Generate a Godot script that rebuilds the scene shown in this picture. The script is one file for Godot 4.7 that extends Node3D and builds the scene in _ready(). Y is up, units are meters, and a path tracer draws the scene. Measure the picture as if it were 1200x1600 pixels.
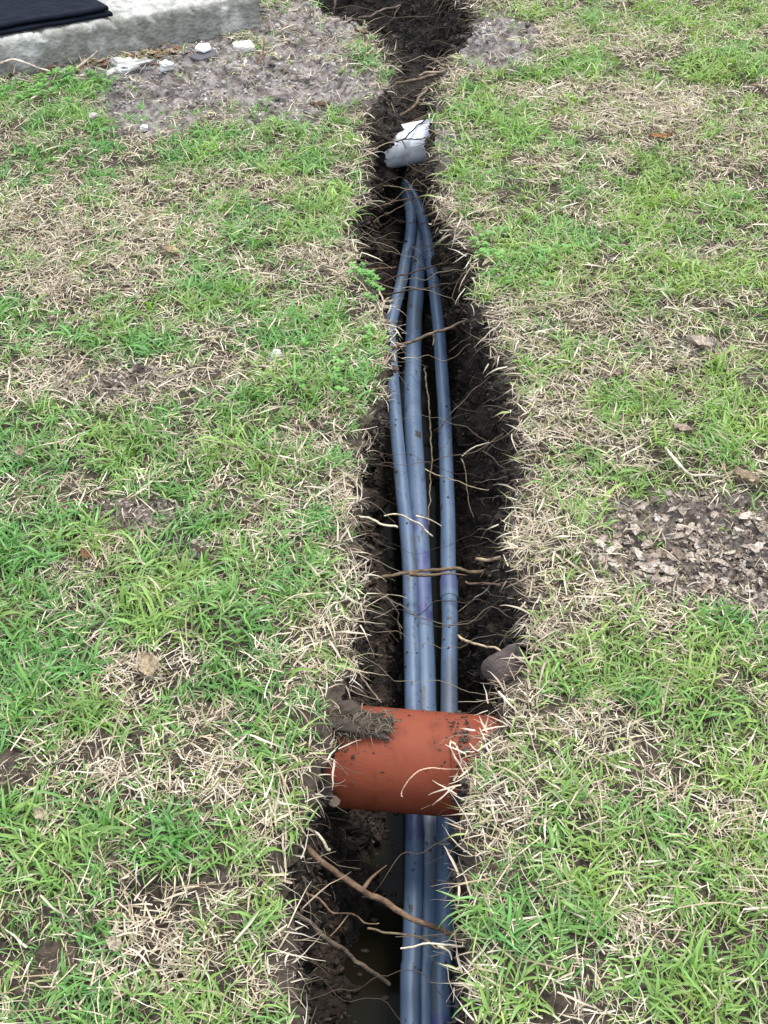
extends Node3D
# A narrow service trench dug through a lawn: grey conduits on its floor, a red-brown drain pipe across it, cut roots, and a concrete slab beyond.
# Units are metres, y is up, the lawn lies at y = 0 and the trench runs along -z.

var rng := RandomNumberGenerator.new()
var n_big := FastNoiseLite.new()      # slow undulation
var n_mid := FastNoiseLite.new()
var n_fine := FastNoiseLite.new()
var M := {}
var rows := PackedFloat32Array()       # z of every cross section of the lawn and the trench
var taken := {}
var conduit_tops := []
var wall := {}                         # "left" / "right": Array of rows, each a PackedVector3Array from the lip down
const DEEP := 36

# lips of the trench: Vector2(z, x)
var lip_left := []
var lip_right := []

# [x, z, radius x, radius z, amount] on the lawn
var lush := []
var straw := []
var bare := []
var mould := []                        # bare places brown with rotted leaves

func _ready() -> void:
	# ---- camera, sky, sun, exposure
	var cam := Camera3D.new()
	cam.name = "camera"
	add_child(cam)
	cam.position = Vector3(0, 1.5, 0)
	cam.rotation_degrees = Vector3(-43.4518, 0, 0)
	cam.fov = 45.6673
	cam.near = 0.02
	cam.far = 400.0
	cam.current = true
	var sky_mat := ProceduralSkyMaterial.new()
	sky_mat.sky_top_color = Color(0.88, 0.94, 1.0)
	sky_mat.sky_horizon_color = Color(0.78, 0.82, 0.87)
	sky_mat.sky_curve = 0.3
	sky_mat.ground_bottom_color = Color(0.25, 0.24, 0.2)
	sky_mat.ground_horizon_color = Color(0.5, 0.52, 0.5)
	sky_mat.sun_angle_max = 1.0
	var sky := Sky.new()
	sky.sky_material = sky_mat
	var env := Environment.new()
	env.background_mode = Environment.BG_SKY
	env.sky = sky
	env.tonemap_mode = Environment.TONE_MAPPER_LINEAR
	env.tonemap_exposure = 3.25
	env.sdfgi_enabled = true
	env.ssao_enabled = true
	env.ssil_enabled = true
	var we := WorldEnvironment.new()
	we.name = "environment"
	we.environment = env
	add_child(we)
	var sun := DirectionalLight3D.new()
	sun.name = "sun"
	sun.light_energy = 0.5
	sun.light_angular_distance = 14.0
	sun.light_color = Color(1.0, 0.99, 0.97)
	sun.shadow_enabled = true
	sun.rotation_degrees = Vector3(-70, 135, 0)
	add_child(sun)

	rng.seed = 20417
	setup_noise()
	setup_materials()
	setup_plan()
	build_rows()
	build_lawn()
	build_trench()
	print("trench ", Time.get_ticks_msec())
	build_slab()
	build_pipes()
	build_roots()
	build_litter()
	print("things ", Time.get_ticks_msec())
	build_soil_crumbs()
	build_rootlets()
	build_grass()
	print("grass ", Time.get_ticks_msec())

# ------------------------------------------------------------------ helpers
func lin(r: float, g: float, b: float) -> Color:
	return Color(r, g, b).linear_to_srgb()

func numbered(called: String) -> String:
	var n: int = taken.get(called, 0)
	taken[called] = n + 1
	return called if n == 0 else "%s_%03d" % [called, n]

func tag(o: Node, label: String, category := "", group := "", kind := "") -> Node:
	if label: o.set_meta("label", label)
	if category: o.set_meta("category", category)
	if group: o.set_meta("group", group)
	if kind: o.set_meta("kind", kind)
	return o

func thing(called: String, label: String, category: String, at := Vector3.ZERO, group := "") -> Node3D:
	var o := Node3D.new()
	o.name = numbered(called)
	add_child(o)
	o.position = at
	tag(o, label, category, group)
	return o

func put_mesh(called: String, mesh: Mesh, m: Material, parent: Node = self) -> MeshInstance3D:
	var o := MeshInstance3D.new()
	o.name = numbered(called) if parent == self else called
	o.mesh = mesh
	o.material_override = m
	parent.add_child(o, true)
	return o

func setup_noise() -> void:
	n_big.seed = 3; n_big.frequency = 1.6; n_big.fractal_octaves = 3
	n_mid.seed = 11; n_mid.frequency = 9.0; n_mid.fractal_octaves = 3
	n_fine.seed = 29; n_fine.frequency = 42.0; n_fine.fractal_octaves = 3

func noise_tex(freq: float, octaves: int, size: int, sd: int, ramp: Gradient = null, cellular := false) -> NoiseTexture2D:
	var n := FastNoiseLite.new()
	n.seed = sd
	n.frequency = freq
	n.fractal_octaves = octaves
	if cellular:
		n.noise_type = FastNoiseLite.TYPE_CELLULAR
	var t := NoiseTexture2D.new()
	t.width = size; t.height = size
	t.seamless = true
	t.noise = n
	if ramp: t.color_ramp = ramp
	return t

func ramp(points: Array) -> Gradient:
	var g := Gradient.new()
	var off := PackedFloat32Array(); var col := PackedColorArray()
	for p in points:
		off.append(p[0]); col.append(p[1])
	g.offsets = off; g.colors = col
	return g

func mat(rough: float, vertex := true, spec := 0.5) -> StandardMaterial3D:
	var m := StandardMaterial3D.new()
	m.roughness = rough
	m.metallic_specular = spec
	m.vertex_color_use_as_albedo = vertex
	m.cull_mode = BaseMaterial3D.CULL_DISABLED
	return m

func relief(m: StandardMaterial3D, tex: Texture2D, depth_cm: float, scale: float) -> void:
	m.uv1_triplanar = true
	m.uv1_world_triplanar = true
	m.uv1_scale = Vector3.ONE * scale
	m.heightmap_enabled = true
	m.heightmap_texture = tex
	m.heightmap_scale = depth_cm

func setup_materials() -> void:
	var grain := noise_tex(0.035, 5, 512, 5, ramp([[0.0, Color(0.55, 0.55, 0.55)], [0.5, Color(0.85, 0.84, 0.83)], [1.0, Color(1, 1, 1)]]))
	var lumps := noise_tex(0.02, 5, 512, 8)
	var m := mat(0.95, true, 0.3)
	m.albedo_texture = grain
	relief(m, lumps, 1.1, 4.0)
	M.ground = m
	m = mat(0.9, true, 0.35)
	m.albedo_texture = grain
	relief(m, lumps, 1.6, 6.0)
	M.soil = m
	m = mat(0.92, true, 0.3)
	M.crumb = m
	m = mat(0.42, true, 0.5)
	m.backlight_enabled = true
	m.backlight = Color(0.80, 0.90, 0.40)
	M.grass = m
	m = mat(0.7, true, 0.35)
	m.backlight_enabled = true
	m.backlight = Color(0.45, 0.4, 0.3)
	M.straw = m
	m = mat(0.85, true, 0.3)
	m.albedo_texture = noise_tex(0.03, 5, 256, 91, ramp([[0.0, Color(0.5, 0.46, 0.42)], [0.5, Color(0.85, 0.83, 0.8)], [1.0, Color(1, 1, 1)]]))
	relief(m, noise_tex(0.05, 4, 256, 92), 0.2, 18.0)
	M.leaf = m
	m = mat(0.85, true, 0.3)
	relief(m, noise_tex(0.05, 4, 256, 77), 0.25, 14.0)
	M.root = m
	# concrete: pale laitance, grey blotches, dark damp stains, pores
	m = mat(0.93, true, 0.3)
	m.albedo_texture = noise_tex(0.012, 6, 1024, 41, ramp([[0.0, Color(0.66, 0.65, 0.62)], [0.32, Color(0.78, 0.77, 0.75)], [0.55, Color(0.88, 0.87, 0.85)], [1.0, Color(1, 0.99, 0.97)]]))
	relief(m, noise_tex(0.06, 5, 512, 42), 0.5, 2.2)
	M.concrete = m
	m = mat(0.85, false, 0.2)
	m.albedo_color = lin(0.0035, 0.0045, 0.009)
	relief(m, noise_tex(0.02, 4, 256, 51), 0.7, 3.0)
	M.black_sheet = m
	m = mat(0.35, false)
	m.albedo_color = lin(0.55, 0.68, 0.70)
	M.pale_plastic = m
	# red-brown drain pipe: fine pebbled skin
	m = mat(0.6, false, 0.24)
	m.albedo_color = lin(0.150, 0.035, 0.0165)
	m.albedo_texture = noise_tex(0.008, 5, 512, 61, ramp([[0.0, Color(0.80, 0.78, 0.76)], [0.35, Color(0.94, 0.93, 0.92)], [1.0, Color(1, 1, 1)]]))
	relief(m, noise_tex(0.11, 3, 512, 62), 0.05, 6.0)
	M.red_pipe = m
	m = mat(0.6, false, 0.35)
	m.albedo_color = lin(0.80, 0.81, 0.84)
	m.albedo_texture = noise_tex(0.006, 6, 512, 66, ramp([[0.0, Color(0.45, 0.41, 0.40)], [0.25, Color(0.74, 0.72, 0.73)], [0.45, Color(0.92, 0.92, 0.93)], [1.0, Color(1, 1, 1)]]))
	m.uv1_triplanar = true
	m.uv1_world_triplanar = true
	m.uv1_scale = Vector3.ONE * 4.0
	M.white_pipe = m
	m = mat(0.9, true)
	relief(m, noise_tex(0.05, 4, 256, 71), 0.35, 8.0)
	M.stone = m
	# standing water: dark, silty
	m = StandardMaterial3D.new()
	m.albedo_color = lin(0.008, 0.007, 0.004)
	m.roughness = 0.1
	m.metallic_specular = 0.14
	M.water = m

func in_patch(list: Array, x: float, z: float) -> float:
	var s := 0.0
	for e in list:
		var dx: float = (x - e[0]) / e[2]
		var dz: float = (z - e[1]) / e[3]
		var d := dx * dx + dz * dz
		if d < 2.2:
			var a: float = e[4] if e.size() > 4 else 1.0
			s = maxf(s, a * clampf((1.6 - d) / 1.0, 0.0, 1.0))
	return s

func along(list: Array, z: float) -> float:
	# list of Vector2(z, value), z falling
	if z >= list[0].x: return list[0].y
	for i in range(1, list.size()):
		if z >= list[i].x:
			var t: float = (z - list[i - 1].x) / (list[i].x - list[i - 1].x)
			return lerpf(list[i - 1].y, list[i].y, t)
	return list[list.size() - 1].y

func setup_plan() -> void:
	lip_left = [Vector2(0.9, -0.11)]
	lip_left += [Vector2(-0.6589, -0.1065), Vector2(-0.6997, -0.1118), Vector2(-0.7421, -0.1091), Vector2(-0.7863, -0.1223), Vector2(-0.8322, -0.1403), Vector2(-0.8802, -0.1389), Vector2(-0.9099, -0.1193), Vector2(-0.9405, -0.1101), Vector2(-0.9932, -0.1015), Vector2(-1.0371, -0.0920), Vector2(-1.0942, -0.0846), Vector2(-1.1665, -0.0692), Vector2(-1.2299, -0.0608), Vector2(-1.3033, -0.0520), Vector2(-1.3522, -0.0424), Vector2(-1.4252, -0.0511), Vector2(-1.5021, -0.0469), Vector2(-1.6516, -0.0517), Vector2(-1.7601, -0.0510), Vector2(-1.8367, -0.0373), Vector2(-1.9172, -0.0102), Vector2(-2.0017, 0.0000), Vector2(-2.0906, 0.0081), Vector2(-2.2084, 0.0055), Vector2(-2.2830, -0.0142), Vector2(-2.3873, -0.0553), Vector2(-2.4836, -0.0895), Vector2(-2.5848, -0.0796), Vector2(-2.6758, -0.0689), Vector2(-2.7389, -0.0572), Vector2(-2.9402, -0.0533), Vector2(-3.1349, -0.0609), Vector2(-3.2815, -0.0216), Vector2(-3.3732, 0.0147), Vector2(-3.4641, 0.0168), Vector2(-3.5632, 0.0076), Vector2(-3.6378, -0.0155), Vector2(-3.7146, -0.0373), Vector2(-3.8090, -0.0739), Vector2(-3.8293, -0.1184), Vector2(-3.8601, -0.1877), Vector2(-3.9868, -0.2314)]
	lip_left += [Vector2(-4.25, -0.52), Vector2(-4.6, -0.9), Vector2(-5.0, -1.2), Vector2(-5.3, -1.4)]
	lip_right = [Vector2(0.9, 0.10)]
	lip_right += [Vector2(-0.6589, 0.1097), Vector2(-0.7292, 0.1068), Vector2(-0.7908, 0.1099), Vector2(-0.8560, 0.1114), Vector2(-0.9251, 0.1147), Vector2(-0.9761, 0.1117), Vector2(-1.0371, 0.1334), Vector2(-1.0768, 0.1451), Vector2(-1.1347, 0.1719), Vector2(-1.1764, 0.1886), Vector2(-1.2429, 0.2321), Vector2(-1.3144, 0.2446), Vector2(-1.3637, 0.2447), Vector2(-1.4403, 0.2318), Vector2(-1.5341, 0.2202), Vector2(-1.6516, 0.2489), Vector2(-1.7582, 0.2721), Vector2(-1.8865, 0.2679), Vector2(-1.9801, 0.2547), Vector2(-2.0792, 0.2461), Vector2(-2.1556, 0.2378), Vector2(-2.2133, 0.2152), Vector2(-2.2578, 0.1996), Vector2(-2.3660, 0.2113), Vector2(-2.4807, 0.2117), Vector2(-2.5583, 0.1612), Vector2(-2.6789, 0.1457), Vector2(-2.8641, 0.1310), Vector2(-2.9936, 0.1417), Vector2(-3.1234, 0.1337), Vector2(-3.2011, 0.1325), Vector2(-3.3061, 0.1445), Vector2(-3.4204, 0.1683), Vector2(-3.4997, 0.1899), Vector2(-3.5863, 0.2296), Vector2(-3.7146, 0.2786), Vector2(-3.8549, 0.2863), Vector2(-3.9868, 0.2810)]
	lip_right += [Vector2(-4.3, 0.12), Vector2(-4.7, -0.25), Vector2(-5.0, -0.6), Vector2(-5.3, -0.95)]
	lush = [[-0.905, -3.225, 0.195, 0.140, 0.8], [-0.301, -2.961, 0.251, 0.124, 0.9], [-0.155, -2.650, 0.093, 0.138, 1.2], [-0.362, -2.529, 0.106, 0.101], [-0.554, -2.115, 0.108, 0.069], [-0.380, -2.261, 0.127, 0.100, 0.8], [-0.159, -2.053, 0.146, 0.156, 0.9],
		[-0.656, -1.764, 0.134, 0.112], [-0.326, -1.745, 0.193, 0.111, 0.9], [-0.533, -1.433, 0.207, 0.150, 1.1], [-0.198, -1.461, 0.121, 0.123, 1], [-0.358, -1.339, 0.232, 0.056, 0.9], [-0.531, -1.158, 0.108, 0.098, 1.1], [-0.181, -1.206, 0.100, 0.077, 0.8], [-0.471, -0.952, 0.091, 0.052, 0.9],
		[-0.257, -0.901, 0.080, 0.040, 0.9], [-0.183, -1.095, 0.067, 0.047, 0.9], [-0.461, -0.815, 0.077, 0.055], [-0.229, -0.796, 0.068, 0.027, 0.7], [-0.322, -0.684, 0.161, 0.033, 0.9], [-0.129, -0.684, 0.048, 0.041, 0.6],
		[0.276, -3.093, 0.138, 0.188, 1.1], [0.542, -3.475, 0.150, 0.097, 1.1], [1.010, -3.475, 0.131, 0.111, 1.1], [0.337, -2.423, 0.132, 0.177, 1.2], [0.665, -2.363, 0.159, 0.093, 1.1], [0.715, -2.649, 0.218, 0.122, 0.8], [0.195, -2.841, 0.065, 0.134, 0.8], [0.923, -3.834, 0.321, 0.153, 0.6],
		[0.605, -1.881, 0.176, 0.121, 1.1], [0.446, -1.918, 0.064, 0.062, 0.7], [0.386, -1.551, 0.062, 0.057, 1], [0.668, -1.762, 0.085, 0.075], [0.385, -1.232, 0.132, 0.078, 1], [0.537, -1.285, 0.093, 0.068, 0.8], [0.521, -1.063, 0.085, 0.091, 0.8], [0.284, -1.061, 0.085, 0.057, 0.8],
		[0.224, -0.835, 0.103, 0.075, 1.1], [0.417, -0.854, 0.113, 0.076, 1.1], [0.186, -0.693, 0.081, 0.050, 1], [0.407, -0.709, 0.106, 0.050, 1.1], [0.363, -0.952, 0.082, 0.042, 0.8], [-0.308, -3.325, 0.272, 0.104, 0.25]]
	straw = [[-0.684, -2.481, 0.282, 0.211, 1.2], [-0.833, -2.618, 0.139, 0.121], [-0.264, -2.416, 0.088, 0.068, 0.8], [-0.565, -1.939, 0.205, 0.073, 1.1], [-0.509, -2.740, 0.254, 0.080, 0.7], [-0.147, -2.417, 0.088, 0.095, 0.9], [-0.715, -2.048, 0.079, 0.089, 0.8], [-0.221, -1.981, 0.156, 0.064, 0.6], [-0.148, -1.800, 0.111, 0.077, 0.7],
		[-0.373, -1.218, 0.071, 0.051, 1.1], [-0.250, -1.006, 0.139, 0.065, 1.1], [-0.439, -1.027, 0.056, 0.055, 0.8], [-0.308, -0.760, 0.108, 0.044, 1.1], [-0.144, -0.932, 0.054, 0.061, 0.6], [-0.163, -0.718, 0.057, 0.051, 0.9], [-0.103, -1.285, 0.062, 0.081, 0.6], [-0.067, -1.499, 0.044, 0.188, 0.4], [-0.149, -1.586, 0.069, 0.084, 0.7],
		[0.692, -3.228, 0.231, 0.180, 1.1], [0.840, -2.980, 0.202, 0.143, 0.8], [0.186, -2.653, 0.078, 0.184, 0.8], [0.383, -2.164, 0.192, 0.107, 1.1], [0.477, -2.048, 0.146, 0.089, 1], [0.338, -1.864, 0.113, 0.159, 1.1], [0.313, -1.621, 0.081, 0.103, 1.3], [0.272, -1.433, 0.087, 0.150, 1.4], [0.278, -1.271, 0.062, 0.067, 1.2],
		[0.466, -1.353, 0.127, 0.057, 0.8], [0.197, -1.156, 0.059, 0.061, 1.1], [0.185, -1.006, 0.083, 0.065, 0.9], [0.132, -0.892, 0.035, 0.059, 0.7], [0.349, -1.119, 0.087, 0.048, 0.9], [0.437, -0.962, 0.100, 0.037, 0.9], [0.114, -0.718, 0.033, 0.051, 0.8], [0.300, -0.760, 0.075, 0.026, 0.8], [0.653, -1.688, 0.107, 0.045, 1], [0.462, -1.763, 0.049, 0.094, 0.8], [-0.156, -3.685, 0.175, 0.145, 0.6], [0.663, -3.685, 0.214, 0.145, 0.8], [-0.223, -3.453, 0.205, 0.110, 0.4]]
	mould = [[0.536, -1.507, 0.168, 0.119, 1], [0.612, -1.444, 0.098, 0.106, 1], [-0.448, -1.584, 0.075, 0.037, 1], [-0.333, -1.487, 0.056, 0.028, 1], [-0.529, -1.959, 0.116, 0.038, 0.9], [0.655, -2.080, 0.053, 0.036, 0.9]]
	bare = [[-0.496, -3.395, 0.276, 0.205, 1], [-0.219, -3.371, 0.201, 0.170, 1], [-0.236, -3.739, 0.177, 0.221, 0.9], [-0.647, -3.228, 0.151, 0.176, 0.9], [-0.280, -3.163, 0.158, 0.070, 0.8], [0.330, -3.666, 0.136, 0.215, 1], [-0.577, -3.611, 0.173, 0.084, 0.9], [-0.929, -3.443, 0.279, 0.061, 0.9],
		[0.536, -1.507, 0.168, 0.119, 1], [0.612, -1.444, 0.098, 0.106, 1], [-0.448, -1.584, 0.075, 0.037, 0.8], [-0.333, -1.487, 0.056, 0.028, 0.8], [-0.529, -1.959, 0.116, 0.038, 0.7], [0.655, -2.080, 0.053, 0.036, 0.7], [0.169, -2.995, 0.042, 0.090, 0.5]]

func lip(side: int, z: float) -> float:
	var x := along(lip_left if side < 0 else lip_right, z)
	return x + n_mid.get_noise_2d(z * 2.2, side * 40.0) * 0.016 + n_fine.get_noise_2d(z * 1.6, side * 20.0) * 0.009

func ground_y(x: float, z: float) -> float:
	var y := n_big.get_noise_2d(x, z) * 0.022 + n_mid.get_noise_2d(x, z) * 0.006
	y += in_patch(bare, x, z) * (n_fine.get_noise_2d(x * 0.45, z * 0.45) * 0.026)
	return y

func build_rows() -> void:
	var z := 0.9
	while z > -5.3:
		rows.append(z)
		var step := 0.009 if z < -0.4 and z > -4.3 else 0.03
		# finer where a lip runs across the trench
		for k in 6:
			var nz := z - step
			if absf(lip(-1, nz) - lip(-1, z)) > 0.012 or absf(lip(1, nz) - lip(1, z)) > 0.012: step *= 0.6
		z -= step
	rows.append(-5.3)

func soil_tone(p: Vector3) -> Color:
	var a := n_mid.get_noise_3dv(p) * 0.5 + n_fine.get_noise_3dv(p * 0.7) * 0.5
	var c := Color(0.012, 0.009, 0.007).lerp(Color(0.050, 0.036, 0.027), clampf(0.5 + a * 1.3, 0, 1))
	return c

func lawn_tone(x: float, z: float) -> Color:
	var leafy := in_patch(mould, x, z)
	var a := n_mid.get_noise_2d(x, z) * 0.6 + n_fine.get_noise_2d(x, z) * 0.5
	var c := Color(0.026, 0.020, 0.015).lerp(Color(0.090, 0.068, 0.050), clampf(0.5 + a, 0, 1))
	var dry := in_patch(bare, x, z)
	if dry > 0.0:
		var pale := Color(0.085, 0.068, 0.062).lerp(Color(0.29, 0.253, 0.235), clampf(0.5 + n_fine.get_noise_2d(x * 0.8 + 7.0, z * 0.8) * 1.5 + n_mid.get_noise_2d(x + 3.0, z) * 0.7, 0, 1))
		c = c.lerp(pale, clampf(dry * 1.2 * (1.0 - leafy) + n_mid.get_noise_2d(x * 1.5, z * 1.5) * 0.5, 0.0, 1.0))
	if leafy > 0.0: c = c.lerp(Color(0.075, 0.055, 0.045).lerp(Color(0.24, 0.195, 0.165), clampf(0.5 + n_fine.get_noise_2d(x, z), 0, 1)), leafy)
	return c

class Sheet:
	var v := PackedVector3Array()
	var c := PackedColorArray()
	var uv := PackedVector2Array()
	var n := PackedVector3Array()
	var i := PackedInt32Array()
	func grid(nr: int, nc: int, flip := false, base := 0) -> void:
		for r in nr - 1:
			for k in nc - 1:
				var a := base + r * nc + k
				var b := a + 1
				var d := a + nc
				var e := d + 1
				if flip: i.append_array([a, d, b, b, d, e])
				else: i.append_array([a, b, d, b, e, d])
	func done(smooth := true) -> ArrayMesh:
		var arr := []
		arr.resize(Mesh.ARRAY_MAX)
		arr[Mesh.ARRAY_VERTEX] = v
		if c.size(): arr[Mesh.ARRAY_COLOR] = c
		if uv.size(): arr[Mesh.ARRAY_TEX_UV] = uv
		arr[Mesh.ARRAY_INDEX] = i
		if smooth:
			if n.size() != v.size():
				n = PackedVector3Array()
				n.resize(v.size())
				for t in range(0, i.size(), 3):
					var f := (v[i[t + 2]] - v[i[t]]).cross(v[i[t + 1]] - v[i[t]])
					n[i[t]] += f; n[i[t + 1]] += f; n[i[t + 2]] += f
				for k in n.size(): n[k] = n[k].normalized()
			arr[Mesh.ARRAY_NORMAL] = n
		var m := ArrayMesh.new()
		m.add_surface_from_arrays(Mesh.PRIMITIVE_TRIANGLES, arr)
		return m

# ------------------------------------------------------------------ lawn and trench
func build_lawn() -> void:
	# offsets from the lip outwards, fine at first
	var off := PackedFloat32Array([0.0])
	var d := 0.008
	while off[off.size() - 1] < 45.0:
		off.append(off[off.size() - 1] + d)
		if off[off.size() - 1] < 1.9: d = minf(d * 1.05, 0.014)
		else: d *= 1.5
	var all := Sheet.new()
	for side in [-1, 1]:
		var base := all.v.size()
		for z in rows:
			var e := lip(side, z)
			for o in off:
				var x: float = e + side * o
				var y := ground_y(x, z) if o < 6.0 else 0.0
				y -= 0.016 * exp(-o / 0.018)       # worn, rounded lip
				all.v.append(Vector3(x, y, z))
				all.c.append(lawn_tone(x, z) if o < 4.0 else Color(0.12, 0.10, 0.06))
		all.grid(rows.size(), off.size(), side > 0, base)
	# the lawn beyond both ends of the trench
	for far in [0, 1]:
		var base := all.v.size()
		var z0: float = rows[0] if far == 0 else rows[rows.size() - 1]
		var zs := [0.0, 0.1, 0.3, 0.7, 1.5, 3.0, 6.0, 12.0, 25.0, 60.0, 140.0]
		var xs := []
		for x in range(-20, 21): xs.append(sign(x) * pow(absf(x) / 20.0, 2.2) * 140.0)
		for dz in zs:
			for x in xs:
				var z: float = z0 + (dz if far == 0 else -dz)
				all.v.append(Vector3(x, 0.0, z))
				all.c.append(Color(0.12, 0.10, 0.06))
		all.grid(zs.size(), xs.size(), far == 0, base)
	# and out to the sides
	for side in [-1, 1]:
		var base := all.v.size()
		for z in [0.9, -5.3]:
			for x in [44.0, 140.0]:
				all.v.append(Vector3(side * x, 0.0, z))
				all.c.append(Color(0.12, 0.10, 0.06))
		all.grid(2, 2, side > 0, base)
	var o := put_mesh("ground", all.done(), M.ground)
	tag(o, "brown soil of the lawn on both sides of the trench", "", "", "structure")

func floor_y(z: float) -> float:
	# deep under the conduits, rising to a heap of loose soil past the white pipe
	return along([Vector2(0.9, -0.47), Vector2(-2.9, -0.47), Vector2(-3.25, -0.43), Vector2(-3.6, -0.36), Vector2(-3.9, -0.28), Vector2(-5.3, -0.30)], z)

func lean(side: int, z: float) -> float:
	# how far the foot of the wall stands in from its lip
	if side > 0:
		return along([Vector2(0.9, 0.0), Vector2(-0.9, 0.0), Vector2(-1.2, 0.01), Vector2(-1.35, 0.05), Vector2(-1.6, 0.07), Vector2(-2.2, 0.08), Vector2(-2.35, 0.03), Vector2(-2.5, -0.02), Vector2(-2.75, 0.0), Vector2(-3.1, 0.0), Vector2(-3.4, 0.01), Vector2(-3.6, 0.03), Vector2(-3.75, 0.10), Vector2(-4.2, 0.14), Vector2(-5.3, 0.05)], z)
	return along([Vector2(0.9, 0.03), Vector2(-1.0, 0.03), Vector2(-1.3, 0.02), Vector2(-1.55, 0.05), Vector2(-1.68, 0.08), Vector2(-1.82, 0.0), Vector2(-1.9, -0.045), Vector2(-2.75, -0.04), Vector2(-2.85, 0.03), Vector2(-3.0, 0.05), Vector2(-3.15, 0.05), Vector2(-3.4, 0.04), Vector2(-3.6, 0.02), Vector2(-5.3, 0.03)], z)

func build_trench() -> void:
	for side in [-1, 1]:
		var sh := Sheet.new()
		var kept := []
		for z in rows:
			var e := lip(side, z)
			var fy := floor_y(z)
			var row := PackedVector3Array()
			for j in DEEP + 1:
				var t := float(j) / DEEP
				var y := lerpf(ground_y(e, z) - 0.016, fy, pow(t, 1.15))
				var inward := lean(side, z) * t
				# turf mat hangs over, crumbly soil below is eaten back
				inward += -0.024 * smoothstep(0.06, 0.3, t) * (1.0 - smoothstep(0.7, 1.0, t))
				inward += 0.07 * pow(t, 6.0)
				if side < 0: inward += 0.06 * smoothstep(0.02, 0.3, t) * (1.0 - smoothstep(0.55, 1.0, t)) * exp(-pow((z + 3.27) / 0.13, 2.0))
				var p := Vector3(e, y, z)
				var rough := n_mid.get_noise_3d(z * 1.1, y * 1.6, side * 30.0) * 0.042 + n_fine.get_noise_3d(z, y * 1.3, side * 9.0) * 0.024
				inward += rough * smoothstep(0.0, 0.12, t)
				var x: float = e - side * inward
				var zz: float = z + n_fine.get_noise_3d(y * 2.0, z * 1.3, 55.0 + side) * 0.012 * smoothstep(0.0, 0.1, t)
				row.append(Vector3(x, y, zz))
			kept.append(row)
			for p in row:
				sh.v.append(p)
				sh.c.append(soil_tone(p))
		sh.grid(rows.size(), DEEP + 1, side < 0)
		wall["left" if side < 0 else "right"] = kept
		var o := put_mesh("trench_wall", sh.done(), M.soil)
		tag(o, "crumbly dark soil wall on the %s of the trench" % ("left" if side < 0 else "right"), "", "", "structure")
	# the bed between the feet of the two walls
	var bed := Sheet.new()
	for r in rows.size():
		var a: Vector3 = wall.left[r][DEEP]
		var b: Vector3 = wall.right[r][DEEP]
		for k in 13:
			var t := k / 12.0
			var p := a.lerp(b, t)
			if k > 0 and k < 12:
				p.y += n_mid.get_noise_2d(p.x * 1.5, p.z * 1.5) * 0.03 + n_fine.get_noise_2d(p.x, p.z) * 0.012
			bed.v.append(p)
			bed.c.append(soil_tone(p))
	bed.grid(rows.size(), 13, true)
	var o2 := put_mesh("trench_bed", bed.done(), M.soil)
	tag(o2, "loose dark soil on the bottom of the trench", "", "", "structure")
	# end faces
	for r in [0, rows.size() - 1]:
		var cap := Sheet.new()
		var l: PackedVector3Array = wall.left[r]
		var q: PackedVector3Array = wall.right[r]
		for j in DEEP + 1:
			for k in 9:
				var p := l[j].lerp(q[j], k / 8.0)
				if k > 0 and k < 8: p.z += n_mid.get_noise_3dv(p) * 0.03
				cap.v.append(p)
				cap.c.append(soil_tone(p))
		cap.grid(DEEP + 1, 9)
		tag(put_mesh("trench_end", cap.done(), M.soil), "", "", "", "structure")
	# water standing on the bed
	var w := Sheet.new()
	for r in range(0, rows.size(), 3):
		var z: float = rows[r]
		if z < -3.15: break
		var k := DEEP
		while k > 0 and wall.left[r][k].y < -0.425: k -= 1
		for t in 3:
			w.v.append(Vector3(lerpf(wall.left[r][k].x - 0.05, wall.right[r][k].x + 0.05, t / 2.0), -0.425, z))
	w.grid(w.v.size() / 3, 3, true)
	tag(put_mesh("water", w.done(), M.water), "still dark muddy water on the bottom of the trench", "", "", "structure")

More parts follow.
